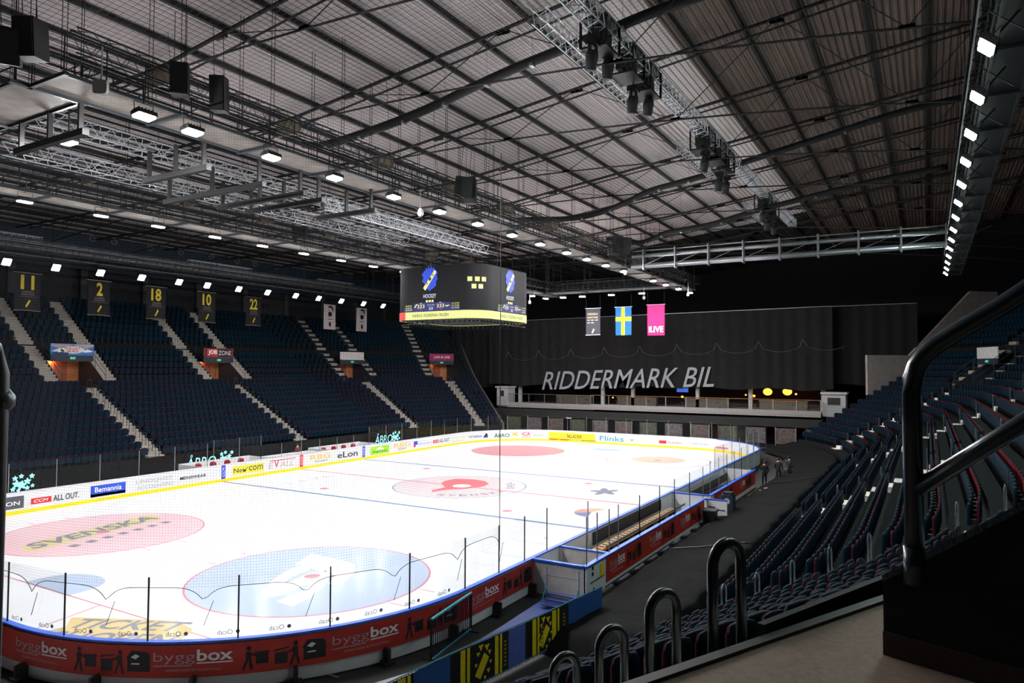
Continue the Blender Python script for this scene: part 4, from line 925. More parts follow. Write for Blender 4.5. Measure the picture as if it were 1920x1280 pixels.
# ------------------------------------------------------------------ silver box trusses
def truss(m_, a, b, w_=.4, h=.4, r=.025, bay=.5, rb=.012, top=True):
    a = Vector(a); b = Vector(b); d = (b-a); L = d.length; d.normalize(); u = Vector((-d.y, d.x, 0)).normalized()*w_/2; v = Vector((0, 0, h/2))
    cs = [u+v, -u+v, -u-v, u-v]; n = max(1, int(L/bay))
    for c in cs: m_.tube([a+c, b+c], r, n=4)
    for i in range(n):
        p = a+d*(L*i/n); q = a+d*(L*(i+1)/n); m = (p+q)/2
        for c1, c2 in ((cs[0], cs[3]), (cs[1], cs[2]), (cs[3], cs[2]), (cs[0], cs[1])): m_.tube([p+c1, m+c2, q+c1], rb, n=3)
    return m_
silver = M('truss_silver', (200, 202, 208), .35, .6, var=.05)
def truss_thing(a, b, label, group, **kw):
    t = thing('lighting_truss', label, 'lighting truss', a, group=group); m_ = truss(MB(), (0, 0, 0), Vector(b)-Vector(a), **kw); m_.build('truss_frame', silver, t); return t
TG = 'silver box trusses'
tt = truss_thing((-19, -17.2, 20.6), (27, -17.2, 20.9), 'long silver truss under the upper roof carrying black spotlights', TG, w_=.6, h=.6, bay=.6, r=.035, rb=.02)
truss_thing((-19, -16.2, 19.9), (-9, -16.2, 19.9), 'short silver truss hung beside the nearest spotlight cluster', TG, w_=.5, h=.5)
truss_thing((-3, -16.2, 19.9), (4, -16.2, 19.9), 'short silver truss hung beside the middle spotlight cluster', TG, w_=.5, h=.5)
truss_thing((13, -16.2, 19.9), (20, -16.2, 19.9), 'short silver truss hung beside the far spotlight cluster', TG, w_=.5, h=.5)
truss_thing((-27.3, -1.0, 16.55), (-2, -1.0, 16.4), 'bright silver truss crossing behind the upper catwalk, nearer', TG, w_=.7, h=.5, bay=.8, r=.03, rb=.018)
truss_thing((-27, 1.6, 16.0), (-4, 1.6, 16.0), 'bright silver truss above the ice, second', TG, w_=.7, h=.5, bay=.8, r=.03, rb=.018)
truss_thing((-16, -3.2, 15.5), (-2, -3.2, 15.4), 'silver truss passing above the scoreboard', TG, w_=.6, h=.5, bay=.7, r=.03, rb=.018)
for i, (x0, x1) in enumerate(((-18, -11.5), (1, 8), (17, 22.5))): truss_thing((x0, 31, 17.6), (x1, 31, 17.6), f'short silver truss in front of the navy wall, {od(i)} from the left', TG, w_=.4, h=.4)
# moving head spotlights and frames
def spotlight(x, y, z, label, tilt=0):
    t = thing('moving_spotlight', label, 'spotlight', (x, y, z), group='black moving spotlights')
    m_ = MB(); m_.box((-.25, -.2, -.12), (.25, .2, .1)); m_.tube([(0, 0, .1), (0, 0, 1.1)], .03, n=5); m_.build('base', black, t)
    m_ = MB(); m_.box((-.3, -.06, -.55), (-.25, .06, -.1)); m_.box((.25, -.06, -.55), (.3, .06, -.1)); m_.box((-.3, -.05, -.16), (.3, .05, -.1)); m_.build('yoke', black, t)
    m_ = MB(); m_.tube([(0, 0, -.3), (.03, .05, -.5), (.06, .1, -.95)], [.2, .24, .19], n=12); h = m_.build('head', bdark, t, smooth=True)
    m_ = MB(); m_.tube([(.06, .1, -.95), (.065, .105, -.97)], .16, n=12); m_.build('lens', M('lens', (90, 90, 110), .1), h)
sp = [(-16.5, 19.2), (-12.4, 18.9), (-10.5, 19.4), (-15, 19.4), (-1.5, 19.1), (1.5, 18.7), (3.2, 18.9), (14.3, 19.2), (16, 18.9), (18.6, 19.0)]
for i, (x, z) in enumerate(sp): spotlight(x, -17.1, z+.55 if z+.55 < 20.1 else 20.1, f'black moving spotlight under the right roof truss, {od(i)} from the camera')
def frame_box(x, y, z, sx, sy_, sz, label):
    t = thing('winch_frame', label, 'equipment frame', (x, y, z), group='black equipment frames')
    m_ = MB()
    for a in (-1, 1):
        for b in (-1, 1): m_.box((a*sx/2-.04, b*sy_/2-.04, -sz/2), (a*sx/2+.04, b*sy_/2+.04, sz/2))
        m_.tube([(a*sx/2, -sy_/2, -sz/2), (a*sx/2, sy_/2, sz/2)], .03, n=4)
    for zz_ in (-sz/2, sz/2): m_.box((-sx/2, -sy_/2, zz_-.04), (sx/2, sy_/2, zz_+.04))
    m_.build('frame', black, t); m_ = MB(); m_.box((-sx*.35, -sy_*.3, -sz*.25), (sx*.3, sy_*.3, sz*.3)); m_.tube([(-sx*.4, 0, -sz*.1), (sx*.4, 0, -sz*.1)], sz*.22, n=10); m_.build('winch', bdark, t)
for i, x in enumerate((-15.6, -12.9, -10.8, -1.6, .8, 2.8, 14.8, 17.6)): frame_box(x, -17.0, 20.3, 1.3, 1.0, 1.1, f'black winch frame on the right roof truss, {od(i)} from the camera')
# ------------------------------------------------------------------ catwalks
grate = M('catwalk_deck', (120, 112, 106), .7, .2, var=.2, scale=2); cwm = M('catwalk_frame', (48, 52, 56), .5, .4, var=.15)
def catwalk(p0, p1, wdt, label, hang=True):
    t = thing('catwalk', label, 'catwalk', p0, group='steel catwalks'); a = Vector((0, 0, 0)); b = Vector(p1)-Vector(p0); L = b.length; d = b.normalized(); u = Vector((-d.y, d.x, 0))*wdt/2
    rz = math.atan2(d.y, d.x)
    m_ = MB(); m_.obox(tuple(b/2), (L, wdt, .05), rz=rz); n = int(L/.9)
    m_.build('deck', grate if abs(p0[1]) < 20 else cwm, t)
    m_ = MB(); n = int(L/3.4)
    for i in range(n+1): c = d*(L*i/n); m_.obox((c.x, c.y, -.07), (.12, wdt+.3, .1), rz=rz)
    for s_ in (-1, 1): m_.tube([a+u*s_-Vector((0, 0, .06)), b+u*s_-Vector((0, 0, .06))], .06, n=4)
    m_.build('edge_beam', cwm, t)
    for s_, nm in ((-1, 'railing'), (1, 'railing')):
        m_ = MB(); n = int(L/1.15)
        for h in (1.1, .75, .4): m_.tube([a+u*s_+Vector((0, 0, h)), b+u*s_+Vector((0, 0, h))], .025, n=4)
        for i in range(n+1): c = a+u*s_+d*(L*i/n); m_.tube([c, c+Vector((0, 0, 1.1))], .022, n=4)
        m_.build(nm, cwm, t)
    m_ = MB(); truss(m_, a-u*1.5+Vector((0, 0, .75)), b-u*1.5+Vector((0, 0, .75)), w_=.35, h=.7, bay=.85, r=.03, rb=.015); m_.build('side_truss', cwm, t)
    if hang:
        n = int(L/3.4)
        for i in range(n+1):
            for s_ in (-1, 1):
                c = a+u*s_+d*(L*i/n); P_w = Vector(p0)+c; m_ = MB()
                for q in (-.07, .07): m_.tube([c+d*q, Vector((c.x+d.x*q, c.y+d.y*q, zr(P_w.y)-P_w.z-.3))], .014, n=3)
                m_.build('hanger', cwm, t)
catwalk((-29.5, -6.3, 16.0), (31, -6.3, 16.0), 1.7, 'long steel catwalk with railings above the near half of the ice')
catwalk((-33, 8.6, 16.0), (31, 8.6, 16.0), 1.5, 'long steel catwalk with railings above the far half of the ice')
catwalk((-29.0, -5.4, 16.0), (-29.0, 7.5, 16.0), 1.8, 'cross catwalk at the upper left corner')
catwalk((27.8, -5.4, 16.0), (27.8, 7.5, 16.0), 1.4, 'distant cross catwalk beyond the scoreboard')
catwalk((-33, 29.5, 16.1), (31, 29.5, 16.1), .9, 'narrow catwalk carrying the lamp row over the far stand')
catwalk((31, -29.4, 16.1), (-36, -29.4, 16.1), .9, 'narrow catwalk with lamps running away above the right stand')
# big silver pipe bridge from the near catwalk to the right one
t = thing('pipe_bridge', 'silver twin pipe bridge crossing to the right side lamps', 'pipe bridge', (12.6, 0, 0))
for (z, r) in ((16.7, .14), (15.9, .2), (17.1, .04)):
    m_ = MB(); m_.tube([(0, -7.5, z), (0, -29, z)], r, n=10); m_.build('pipe', steel, t, smooth=True)
m_ = MB()
for i in range(9): y = -8.5-i*2.5; m_.box((-.25, y-.05, 15.6), (.25, y+.05, 17.2)); m_.tube([(-.2, y, 15.9), (-.2, y-2.4, 16.8)], .02, n=4)
m_.build('bracket', steel, t)
m_ = MB(); m_.tube([(-46, 33, 17.25), (40, 33, 17.25)], .24, n=12); tag(m_.build('ventilation_pipe', M('pipe_grey', (140, 140, 142), .4, .5), smooth=True), 'thick grey pipe running along the far stand near the wall', 'pipe')
for i in range(3):
    m_ = MB(); m_.tube([(-46, 28.6+.8*i, 16.9+.25*i), (40, 28.6+.8*i, 16.9+.25*i)], .035, n=5); tag(m_.build('conduit_pipe', steel), f'thin steel conduit above the far lamp row, {od(i)} from the ice', 'pipe', 'thin conduits above the far lamps')
# dark hanging beams left of the scoreboard
for i, (x, y0, y1) in enumerate([(-28.1, -5.7, -1.6), (-23.8, -5.6, -1.8), (-21.3, -5.5, .7), (-19.5, -5.8, -.4), (-15.7, -6.2, -2.6), (-18.3, -5.6, -.8)]):
    t = thing('suspended_beam', f'dark suspended cross beam below the near catwalk, {od(i)} listed from the left', 'suspended beam', (x, y0, 15.0), group='dark suspended beams')
    m_ = MB(); m_.box((-.1, 0, -.1), (.1, y1-y0, .1)); m_.build('beam', black, t)
    for y in (.3, (y1-y0)/2, y1-y0-.3):
        m_ = MB(); m_.box((-.07, y-.05, .1), (.07, y+.05, 1.1)); m_.build('post', black, t)
# slim cables hanging down
for i in range(46):
    x = rng.uniform(-27, 24); y = rng.choice([-6, -2, 1.5, 4, 8, 12, 20, 28]); z = rng.uniform(15.5, 17.5)
    m_ = MB(); m_.tube([(x, y, zr(y)-.03), (x+rng.uniform(-.5, .5), y+rng.uniform(-.3, .3), z)], .012, n=3); tag(m_.build('hanging_cable', black), 'thin dark cable hanging from the roof above the ice', 'cable', 'thin cables hanging from the roof')
# ------------------------------------------------------------------ floodlights
def lampunit(name, w_, h, twin, em, label, group):
    t = thing(name, label, 'floodlight', group=group)
    m_ = MB(); m_.box((-w_/2-.04, -h/2-.04, .012), (w_/2+.04, h/2+.04, .14)); 
    for i in range(5): m_.box((-w_/2+i*w_/5, -h/2, .14), (-w_/2+i*w_/5+.02, h/2, .2))
    m_.build('housing', black, t)
    m_ = MB()
    if twin:
        for s_ in (-1, 1): m_.box((s_*w_/4-w_/6, -h/2, -.045), (s_*w_/4+w_/6, h/2, .012))
    else: m_.box((-w_/2, -h/2, -.045), (w_/2, h/2, .012))
    m_.build('light_panel', em, t)  # panel thickened so its glowing sides throw added light up to the roof
    m_ = MB(); m_.tube([(-w_/2-.05, 0, .07), (-w_/2-.05, 0, .4), (w_/2+.05, 0, .4), (w_/2+.05, 0, .07)], .015, n=4); m_.tube([(0, 0, .4), (0, 0, 1.15)], .025, n=5); m_.tube([(0, -.5, .68), (0, .5, .68)], .02, n=4); m_.build('bracket', black, t)
    return t
lt = lampunit('floodlight', .5, .34, False, emit_mat, 'x', 'x')
XA = [-27.4, -25.8, -22.7, -19.6, -16.05, -12.7, -9.4, -5.9, -2.6, 1.0, 4.1, 7.4, 10.9, 17.6, 20.9, 24.6, 28.3]; XB = [-27.0, -23.6, -20.2, -17.2, -13.75, -10.4, -7.1, -3.7, -.4, 3.1, 6.5, 10, 13.4, 17, 20.3, 23.7, 26.7]
XC = [-25, -21.6, -18.2, -14.8, -11.5, -8.2, -4.8, -1.4, 1.4, 4.8, 8.2, 11.8, 15.0, 18.4, 22.0, 25.4]; XR = [-27, -23.6, -20.4, -16.9, -13.4, -10, -6.4, -2.8, .7, 4.2, 7.6, 11, 14.4, 17.6, 20.9, 24]
firstl = True
def place(proto_, first_, x, y, z, rot, label, group):
    o = proto_ if first_ else copy_tree(proto_); o.location = (x, y, z); o.rotation_euler = rot; o['label'] = label; o['group'] = group
for i, x in enumerate(XA): place(lt, i == 0, x, -7.5, 15.35, (radians(-6), 0, 0), f'bright floodlight panel under the near catwalk, {od(i)} from the camera end', 'floodlights of the near catwalk')
for i, x in enumerate(XB): place(lt, False, x, 7.5, 15.35, (radians(6), 0, 0), f'bright floodlight panel under the far catwalk, {od(i)} from the left', 'floodlights of the far catwalk')
for i, y in enumerate((-3.0, 3.0)):
    place(lt, False, -27.2, y, 15.35, (0, 0, pi/2), f'floodlight panel under the upper left cross catwalk, {od(i)}', 'floodlights of the cross catwalks')
for i, y in enumerate((-3.2, 0, 3.2, 5.4)):
    place(lt, False, 26.6, y, 15.35, (0, 0, pi/2), f'floodlight panel under the distant cross catwalk, {od(i)} from the right', 'floodlights of the cross catwalks')
lc = lampunit('floodlight', .5, .5, False, emit_c, 'x', 'x')
for i, x in enumerate(XC): place(lc, i == 0, x, 28.8, 15.35, (radians(-52), 0, 0), f'round glowing floodlight above the far stand, {od(i)} from the left', 'floodlights over the far stand')
lr = lampunit('floodlight', .62, .32, True, emit_r, 'x', 'x')
for i, x in enumerate(XR): place(lr, i == 0, x, -28.65, 15.35, (radians(42), 0, 0), f'twin square floodlight high on the right, {od(i)} from the camera', 'twin floodlights on the right')
# loudspeakers
def speaker(x, y, z, rz, tilt, w_, h, label):
    t = thing('loudspeaker', label, 'loudspeaker', (x, y, z), group='hanging loudspeakers'); t.rotation_euler = (tilt, 0, rz)
    m_ = MB(); m_.prism([(-w_/2, -.3, -h/2), (w_/2, -.3, -h/2), (w_/2, -.3, h/2), (-w_/2, -.3, h/2)], (0, .55, 0)); m_.prism([(-w_/2+.04, .25, -h/2+.04), (w_/2-.04, .25, -h/2+.04), (w_/2-.04, .25, h/2-.04), (-w_/2+.04, .25, h/2-.04)], (0, .12, 0)); m_.build('cabinet', black, t)
    m_ = MB(); m_.box((-w_/2+.03, -.33, -h/2+.03), (w_/2-.03, -.3, h/2-.03)); m_.build('grille', bdark, t)
    m_ = MB(); m_.tube([(-w_/3, 0, h/2), (-w_/3, 0, h/2+1.6)], .012, n=4); m_.tube([(w_/3, 0, h/2), (w_/3, 0, h/2+1.6)], .012, n=4); m_.build('hanging_strap', black, t)
cz = YAW-pi/2
speaker(-26.4, -7.7, 16.75, cz+.3, .05, .5, .95, 'tall black loudspeaker above the brightest lamp, left one')
speaker(-25.0, -7.7, 16.78, cz+.1, .12, .46, 1.1, 'tall black loudspeaker above the brightest lamp, right one')
speaker(-30.55, -7.6, 16.35, cz, .1, .55, 1.0, 'very large black loudspeaker at the top left corner')
speaker(-30.9, -7.3, 16.1, cz+.5, .3, .5, .9, 'black loudspeaker turned sideways behind the top left one')
speaker(-11.0, -7.7, 16.9, cz+.5, .25, .7, 1.0, 'black loudspeaker pair above the scoreboard, tilted left one'); speaker(-10.4, -7.7, 16.8, cz-.1, .05, .6, 1.25, 'black loudspeaker pair above the scoreboard, upright right one')
speaker(10.2, -7.6, 17.2, cz+.3, .25, 1.3, 1.3, 'black loudspeaker above the middle black roll end')
speaker(-6.6, 8.4, 16.9, cz, .1, .9, .8, 'distant black loudspeaker over the far catwalk')
t = thing('wireless_antenna', 'white rounded box antenna hanging on a pole at upper left', 'antenna', (-29.3, -8.6, 15.35)); t.rotation_euler = (0, 0, YAW-pi/2)
m_ = MB(); m_.prism([(.19*(abs(cos(q))**.4)*(1 if cos(q) > 0 else -1), -.06, .19*(abs(sin(q))**.4)*(1 if sin(q) > 0 else -1)) for q in [2*pi*j/24 for j in range(24)]], (0, .12, 0)); m_.build('box', offwhite, t); m_ = MB(); m_.tube([(0, .03, .15), (0, .03, 1.1)], .02); m_.build('pole', white_p, t)
t = thing('surveillance_camera', 'white bullet camera on a drop pole at the left edge', 'camera', (-30.6, -5.9, 14.2))
m_ = MB(); m_.obox((0, 0, 0), (.16, .5, .16), rz=.9-pi/2, rx=.35); m_.build('camera_body', white_p, t); m_ = MB(); m_.tube([(0, -.1, .05), (0, -.1, 1.2)], .025); m_.build('pole', white_p, t)
for i, (x, y, z) in enumerate(((-14.3, -7.6, 14.95), (11, -7.6, 15.2), (23, 7.4, 14.6), (25, -4, 14.7), (26, -8, 14.9))):
    t = thing('dome_camera', f'small white dome camera on a drop rod, {od(i)} from the camera end', 'camera', (x, y, z), group='small white dome cameras')
    m_ = MB(); m_.sphere((0, 0, 0), .14); m_.tube([(0, 0, .05), (0, 0, .25)], [.16, .06], n=8); m_.build('dome', offwhite, t, smooth=True); m_ = MB(); m_.tube([(0, 0, .2), (0, 0, 1.1)], .02, n=4); m_.build('rod', steel, t)
# ------------------------------------------------------------------ scoreboard
SBC = (-.6, -.7)
def sbp(u, off=0., h=3.42, r=1.4):
    L = h-r; q = pi/2*r; side_ = 0; per = 4*(2*L+q); u = (u+per/2) % per-per/2; base = radians(225); sg = 1 if u >= 0 else -1; a_u = abs(u); d = a_u
    cen = [(-1, -1), (1, -1), (1, 1), (-1, 1)] if sg > 0 else [(-1, -1), (-1, 1), (1, 1), (1, -1)]
    ang = 225.0; i = 0; seg = q/2
    if d <= seg: a = radians(225)+sg*d/r; c = cen[0]; return (SBC[0]+c[0]*L+(r+off)*cos(a), SBC[1]+c[1]*L+(r+off)*sin(a))
    d -= seg
    for i in range(3):
        c0_, c1_ = cen[i], cen[i+1]; a = radians(225+sg*(45+90*i))
        if d <= 2*L: t_ = d/(2*L); return (SBC[0]+(c0_[0]+(c1_[0]-c0_[0])*t_)*L+(r+off)*cos(a), SBC[1]+(c0_[1]+(c1_[1]-c0_[1])*t_)*L+(r+off)*sin(a))
        d -= 2*L
        if d <= q: a = a+sg*d/r; return (SBC[0]+c1_[0]*L+(r+off)*cos(a), SBC[1]+c1_[1]*L+(r+off)*sin(a))
        d -= q
    return (SBC[0]-L, SBC[1]-L)
sb = thing('scoreboard', 'black rounded cube scoreboard hanging over centre ice with yellow ribbon', 'scoreboard', (0, 0, 0))
PER = 4*(2*(3.42-1.4)+pi/2*1.4)
def sbring(z0, z1, off, n=96, u0=None, u1=None):
    m_ = MB(); full = u0 is None; u0 = -PER/2 if full else u0; u1 = PER/2-.001 if full else u1; vs = []
    for i in range(n+1): p = sbp(u0+(u1-u0)*i/n, off); vs += [(p[0], p[1], z0), (p[0], p[1], z1)]
    m_.add(vs, [(2*i, 2*i+2, 2*i+3, 2*i+1) for i in range(n)]); return m_
scr = M('screen_black', (20, 20, 24), .7, var=.1, scale=3, spec=.2)
m_ = sbring(11.02, 14.36, 0); m_.poly([sbp(-PER/2+PER*i/96)+(14.36,) for i in range(96)]); m_.poly([sbp(-PER/2+PER*i/96)+(11.02,) for i in range(96)][::-1]); m_.build('screen', scr, sb)
sbring(11.0, 11.5, .02).build('ribbon_display', M('ribbon_yellow', (236, 240, 150), emit=1.0, var=0), sb); sbring(11.0, 11.51, .03, 8, -7.4, -5.35).build('ribbon_red', M('ribbon_red', (250, 70, 60), emit=1.0, var=0), sb)
m_ = MB()
for i in range(60):
    p = sbp(-PER/2+PER*i/60, -.15); m_.tube([(p[0], p[1], 11.0), (p[0]*.98, p[1]*.98, 10.75)], .02, n=4); q = sbp(-PER/2+PER*(i+.5)/60, -.5); m_.sphere((q[0], q[1], 10.86), .07, n=6, m=4)
m_.tube([sbp(-PER/2+PER*i/48, -.1)+(10.72,) for i in range(48)], .03, n=4, closed=True); m_.build('underframe', black, sb)
for sx in (-1, 1):
    for sy2 in (-1, 1):
        m_ = MB(); m_.tube([(-.6+sx*1.6, -.7+sy2*1.6, 14.3), (-.6+sx*1.6, -.7+sy2*1.6, 20.4)], .03, n=5); m_.build('suspension_cable', dsteel, sb)
sfn = lambda u, v: (lambda p: (p[0], p[1], v))(sbp(u, .035)); sfn2 = lambda u, v: (lambda p: (p[0], p[1], v))(sbp(u, .045))
E_ = lambda n_, c: M('led_'+n_, c, emit=1.0, var=0)
ey, ew, ebl, epan, ered, egr = E_('pale_yellow', (240, 236, 150), ), E_('white', (225, 225, 250)), E_('royal', (30, 70, 215)), E_('panel', (14, 30, 110)), E_('crimson', (220, 30, 80)), E_('dim', (120, 150, 120))
crest = [(-.35, 1.02), (-.3, 1.2), (-.2, 1.05), (-.12, 1.28), (0, 1.08), (.1, 1.3), (.2, 1.05), (.3, 1.22), (.38, 1.0), (.5, .9), (.62, .7), (.52, .55), (.62, .2), (.48, .0), (.5, -.3), (.3, -.5), (.1, -.62), (0, -.75), (-.12, -.62), (-.35, -.45), (-.42, -.1), (-.62, .1), (-.5, .4), (-.66, .62), (-.5, .85)]
def logo(u, k=1.0):
    m_ = MB(); put_poly(m_, sfn, [(u+a*k, 13.35+b*.78) for a, b in crest]); m_.build('club_crest', ebl, sb)
    m_ = MB(); put_poly(m_, sfn2, [(u-.52*k, 13.0), (u-.34*k, 12.82), (u+.52*k, 13.95), (u+.36*k, 14.1)], 0); m_.build('crest_band', ey, sb)
    m_ = MB(); s3 = lambda x, y: (lambda p: (p[0], p[1], y))(sbp(x, .055))
    for i, ch in enumerate('AIK'):
        c = (u-.22*k+.24*k*i, 13.26+.27*i); put_text(m_, ch, lambda a, b: s3(c[0]+a*k-.25*b, c[1]+b+.5*a), -.09, .09, -.08, .1)
    m_.build('crest_letters', M('led_ink', (20, 30, 60), var=0), sb)
    m_ = MB(); put_text(m_, 'HOCKEY', sfn, u-.5*k, u+.5*k, 12.35, 12.6, bold=.01); m_.build('screen_text', ew, sb)
    m_ = MB()
    for i in (-1, 0, 1): put_rect(m_, sfn, u+(i*.22-.08)*k, u+(i*.22+.08)*k, 12.08, 12.22)
    m_.build('screen_squares', ey, sb)
logo(-3.4); logo(2.7+.6, .95)
m_ = MB()
for (a, b) in ((-.45, 13.4), (.0, 13.4), (.42, 13.4), (-.2, 12.95), (.22, 12.95)): put_rect(m_, sfn, a-.16, a+.13, b-.14, b+.14)
m_.build('screen_squares', ey, sb)
for u0, u1 in ((-5.45, -1.1), (1.7, 5.3)):
    W = u1-u0; g_ = lambda t_: u0+W*t_
    m_ = MB(); put_rect(m_, sfn, g_(0), g_(1), 11.52, 11.75, n=8); put_rect(m_, sfn, g_(.18), g_(.84), 11.75, 12.05, n=8); m_.build('score_panel', epan, sb)
    m_ = MB(); put_text(m_, '333', sfn2, g_(.25), g_(.38), 11.72, 11.95, bold=.01); put_text(m_, '333', sfn2, g_(.60), g_(.73), 11.72, 11.95, bold=.01)
    for r_ in range(3): put_text(m_, '00:00:00', sfn2, g_(.03), g_(.15), 11.58+r_*.14, 11.67+r_*.14); put_text(m_, '10:10:00', sfn2, g_(.86), g_(.99), 11.62+r_*.14, 11.71+r_*.14)
    put_poly(m_, sfn2, [(g_(.19), 11.78), (g_(.21), 11.76), (g_(.25), 11.98), (g_(.23), 12.0)]); put_poly(m_, sfn2, [(g_(.74), 11.85), (g_(.78), 11.75), (g_(.84), 11.86), (g_(.8), 11.84)]); m_.build('score_digits', ey, sb)
    m_ = MB(); put_text(m_, '33', sfn2, g_(.46), g_(.53), 11.6, 11.78, bold=.01); put_text(m_, 'Time Out', sfn2, g_(.43), g_(.56), 11.87, 11.95); put_text(m_, 'AIK', sfn2, g_(.29), g_(.34), 12.0, 12.07); put_text(m_, 'VIK', sfn2, g_(.64), g_(.69), 12.0, 12.07); m_.build('score_text', ew, sb)
    m_ = MB(); put_rect(m_, sfn2, g_(.29), g_(.34), 11.62, 11.66); put_rect(m_, sfn2, g_(.65), g_(.7), 11.62, 11.66); m_.build('score_marks', ered, sb)
for u0, u1 in ((-4.75, -1.95), (2.15, 4.9)): m_ = MB(); put_text(m_, 'HANDLA I KIOSKERNA I PAUSEN', sfn2, u0, u1, 11.16, 11.36, bold=.01); m_.build('ribbon_text', M('led_dark_text', (70, 70, 20), var=0), sb)
# ------------------------------------------------------------------ far end: curtains, balcony, bar
def curtain(x, y0, y1, z0, z1, label, mt, sl=0, amp=.11, per=1.4):
    t = thing('black_curtain', label, 'curtain', (x, (y0+y1)/2, z0)); m_ = MB(); n = int(abs(y1-y0)/per*8); vs = []; cy = (y0+y1)/2
    for i in range(n+1):
        y = y0+(y1-y0)*i/n; a = amp*sin(2*pi*abs(y-y0)/per+.6*sin(y*.7)); zt = z1+sl*(y-y0)/(y1-y0)
        vs += [(a*.9, y-cy, 0+.12*sin(y*.9)), (a, y-cy, (zt-z0)*.5), (a*.5, y-cy, zt-z0)]
    m_.add(vs, [q for i in range(n) for q in ((3*i, 3*i+3, 3*i+4, 3*i+1), (3*i+1, 3*i+4, 3*i+5, 3*i+2))]); m_.build('drape', mt, t, smooth=True)
    m_ = MB(); m_.tube([(0, y0-cy, z1-z0+.05), (0, y1-cy, z1+sl-z0+.05)], .035, n=6); m_.build('curtain_rail', steel, t); return t
cmat = M('curtain_cloth', (24, 21, 22), .95, var=.25, scale=1.5)
ct = curtain(42, 24.2, -18.7, 5.75, 14.2, 'huge black curtain across the far end above the balcony', cmat, .4)
curtain(43.5, -18.5, -26.5, 6.3, 14.7, 'darker black curtain hanging right of the lettered one', M('curtain_dark', (16, 15, 16), .95), 0)
curtain(42.8, 31, 24.0, 5.4, 13.8, 'narrow black curtain at the left of the lettered one', M('curtain_dark', (16, 15, 16)), 0)
m_ = MB(); put_text(m_, 'RIDDERMARK BIL', lambda u, v: (-.32, 15.9-u-2.75+0, v), 0, 22.2, 0, 1, shear=.32, bold=.004)
m_.v = [(v[0], v[1], -.55+(15.9-2.75-v[1])*.033+v[2]*2.3) for v in m_.v]; m_.build('curtain_lettering', M('letter_silver', (158, 158, 164), .6), ct)
for i in range(9):
    m_ = MB(); y = 21-i*4.6; m_.tube([(41.6, y, 10.2+.12*i), (41.6, y-.5, 9.4+.12*i)], .02, n=4); m_.tube([(41.6, y, 10.2+.12*i), (41.6, y+.35, 9.3+.12*i)], .02, n=4)
    pts = [(41.6, y-.5-3.6*q, 9.4+.12*i-.8*4*q*(1-q)*.5) for q in [j/8 for j in range(9)]]; m_.tube(pts, .012, n=3)
    m_.v = [(v[0]-42, v[1]-2.75, v[2]-5.75) for v in m_.v]; m_.build('curtain_cord', M('cord_grey', (110, 106, 104), .7), ct)
bal = thing('balcony', 'long balcony with glass railing below the lettered curtain', 'balcony', (40, 0, 3.2))
slab = M('balcony_slab', (150, 144, 142), .8); bronze = M('rail_bronze', (150, 112, 82), .4, .5)
for (x, y0, y1, z) in ((0, 21.4, 7.9, 0), (-.8, 7.9, -17.8, .1)):
    m_ = MB(); m_.box((x, y1, z-.3), (12, y0, z+.1)); m_.box((x-.05, y1, z-.1), (x, y0, z+.35)); m_.build('slab', slab, bal)
    m_ = MB(); m_.tube([(x, y0, z+1.45), (x, y1, z+1.45)], .04, n=6); m_.build('handrail', bronze if x else steel, bal); n = int(abs(y0-y1)/2.15)
    for i in range(n+1):
        y = y0+(y1-y0)*i/n; m_ = MB(); m_.box((x-.04, y-.04, z+.3), (x+.04, y+.04, z+1.45)); m_.build('rail_post', steel, bal)
        if i < n: m_ = MB(); m_.poly([(x, y, z+.35), (x, y+(y1-y0)/n, z+.35), (x, y+(y1-y0)/n, z+1.4), (x, y, z+1.4)]); m_.build('glass_infill', GLASS, bal)
m_ = MB()
for y in (20, 8, 4, -4, -10, -17.6): m_.box((3, y-.2, .1), (3.4, y+.2, 4.5))
m_.build('pillar', offwhite, bal)
m_ = MB(); m_.box((9, -18, 0), (9.3, 21, 5)); m_.build('back_wall', M('bar_wall', (40, 30, 26), .8, var=.4), bal)
def booth(y0, y1, x, label):
    t = thing('slatted_booth', label, 'booth', (x, y0, 3.1), group='slatted white booths')
    m_ = MB(); m_.box((0, 0, 0), (2, y1-y0, 2.3)); m_.build('booth_wall', M('booth_white', (176, 172, 174), .6), t); m_ = MB(); m_.box((-.03, .5, 1.2), (0, y1-y0-.5, 1.95)); m_.build('booth_window', bdark, t)
    m_ = MB(); m_.box((-.2, -.15, 2.3), (2.1, y1-y0+.15, 2.5)); m_.build('booth_roof', offwhite, t)
    for i in range(8): m_ = MB(); m_.box((-.015, 0, .1+i*.14), (0, y1-y0, .12+i*.14)); m_.build('slat_line', dsteel, t)
booth(-20.1, -17.9, 39.6, 'pale slatted booth at the right end of the balcony'); booth(19.9, 21.5, 39.6, 'pale slatted booth at the left end of the balcony')
warm = M('bulb_orange', (255, 150, 40), emit=6, var=0)
for i, (y, z, r_) in enumerate(((-10.2, 4.9, .16), (-11.7, 5.4, .5), (-13.8, 5.45, .5), (-9.3, 5.0, .1), (-14.7, 5.2, .12), (-1.9, 4.6, .16), (7, 4.3, .1))):
    t = thing('pendant_lamp', f'warm orange pendant lamp in the bar behind the balcony, {od(i)}', 'pendant lamp', (44, y, z), group='warm lamps in the bar')
    m_ = MB(); m_.sphere((0, 0, 0), r_, n=12, m=6, sz=.8); m_.build('shade', warm, t, smooth=True); m_ = MB(); m_.tube([(0, 0, r_*.5), (0, 0, 2.0)], .015, n=4); m_.build('cord', black, t)
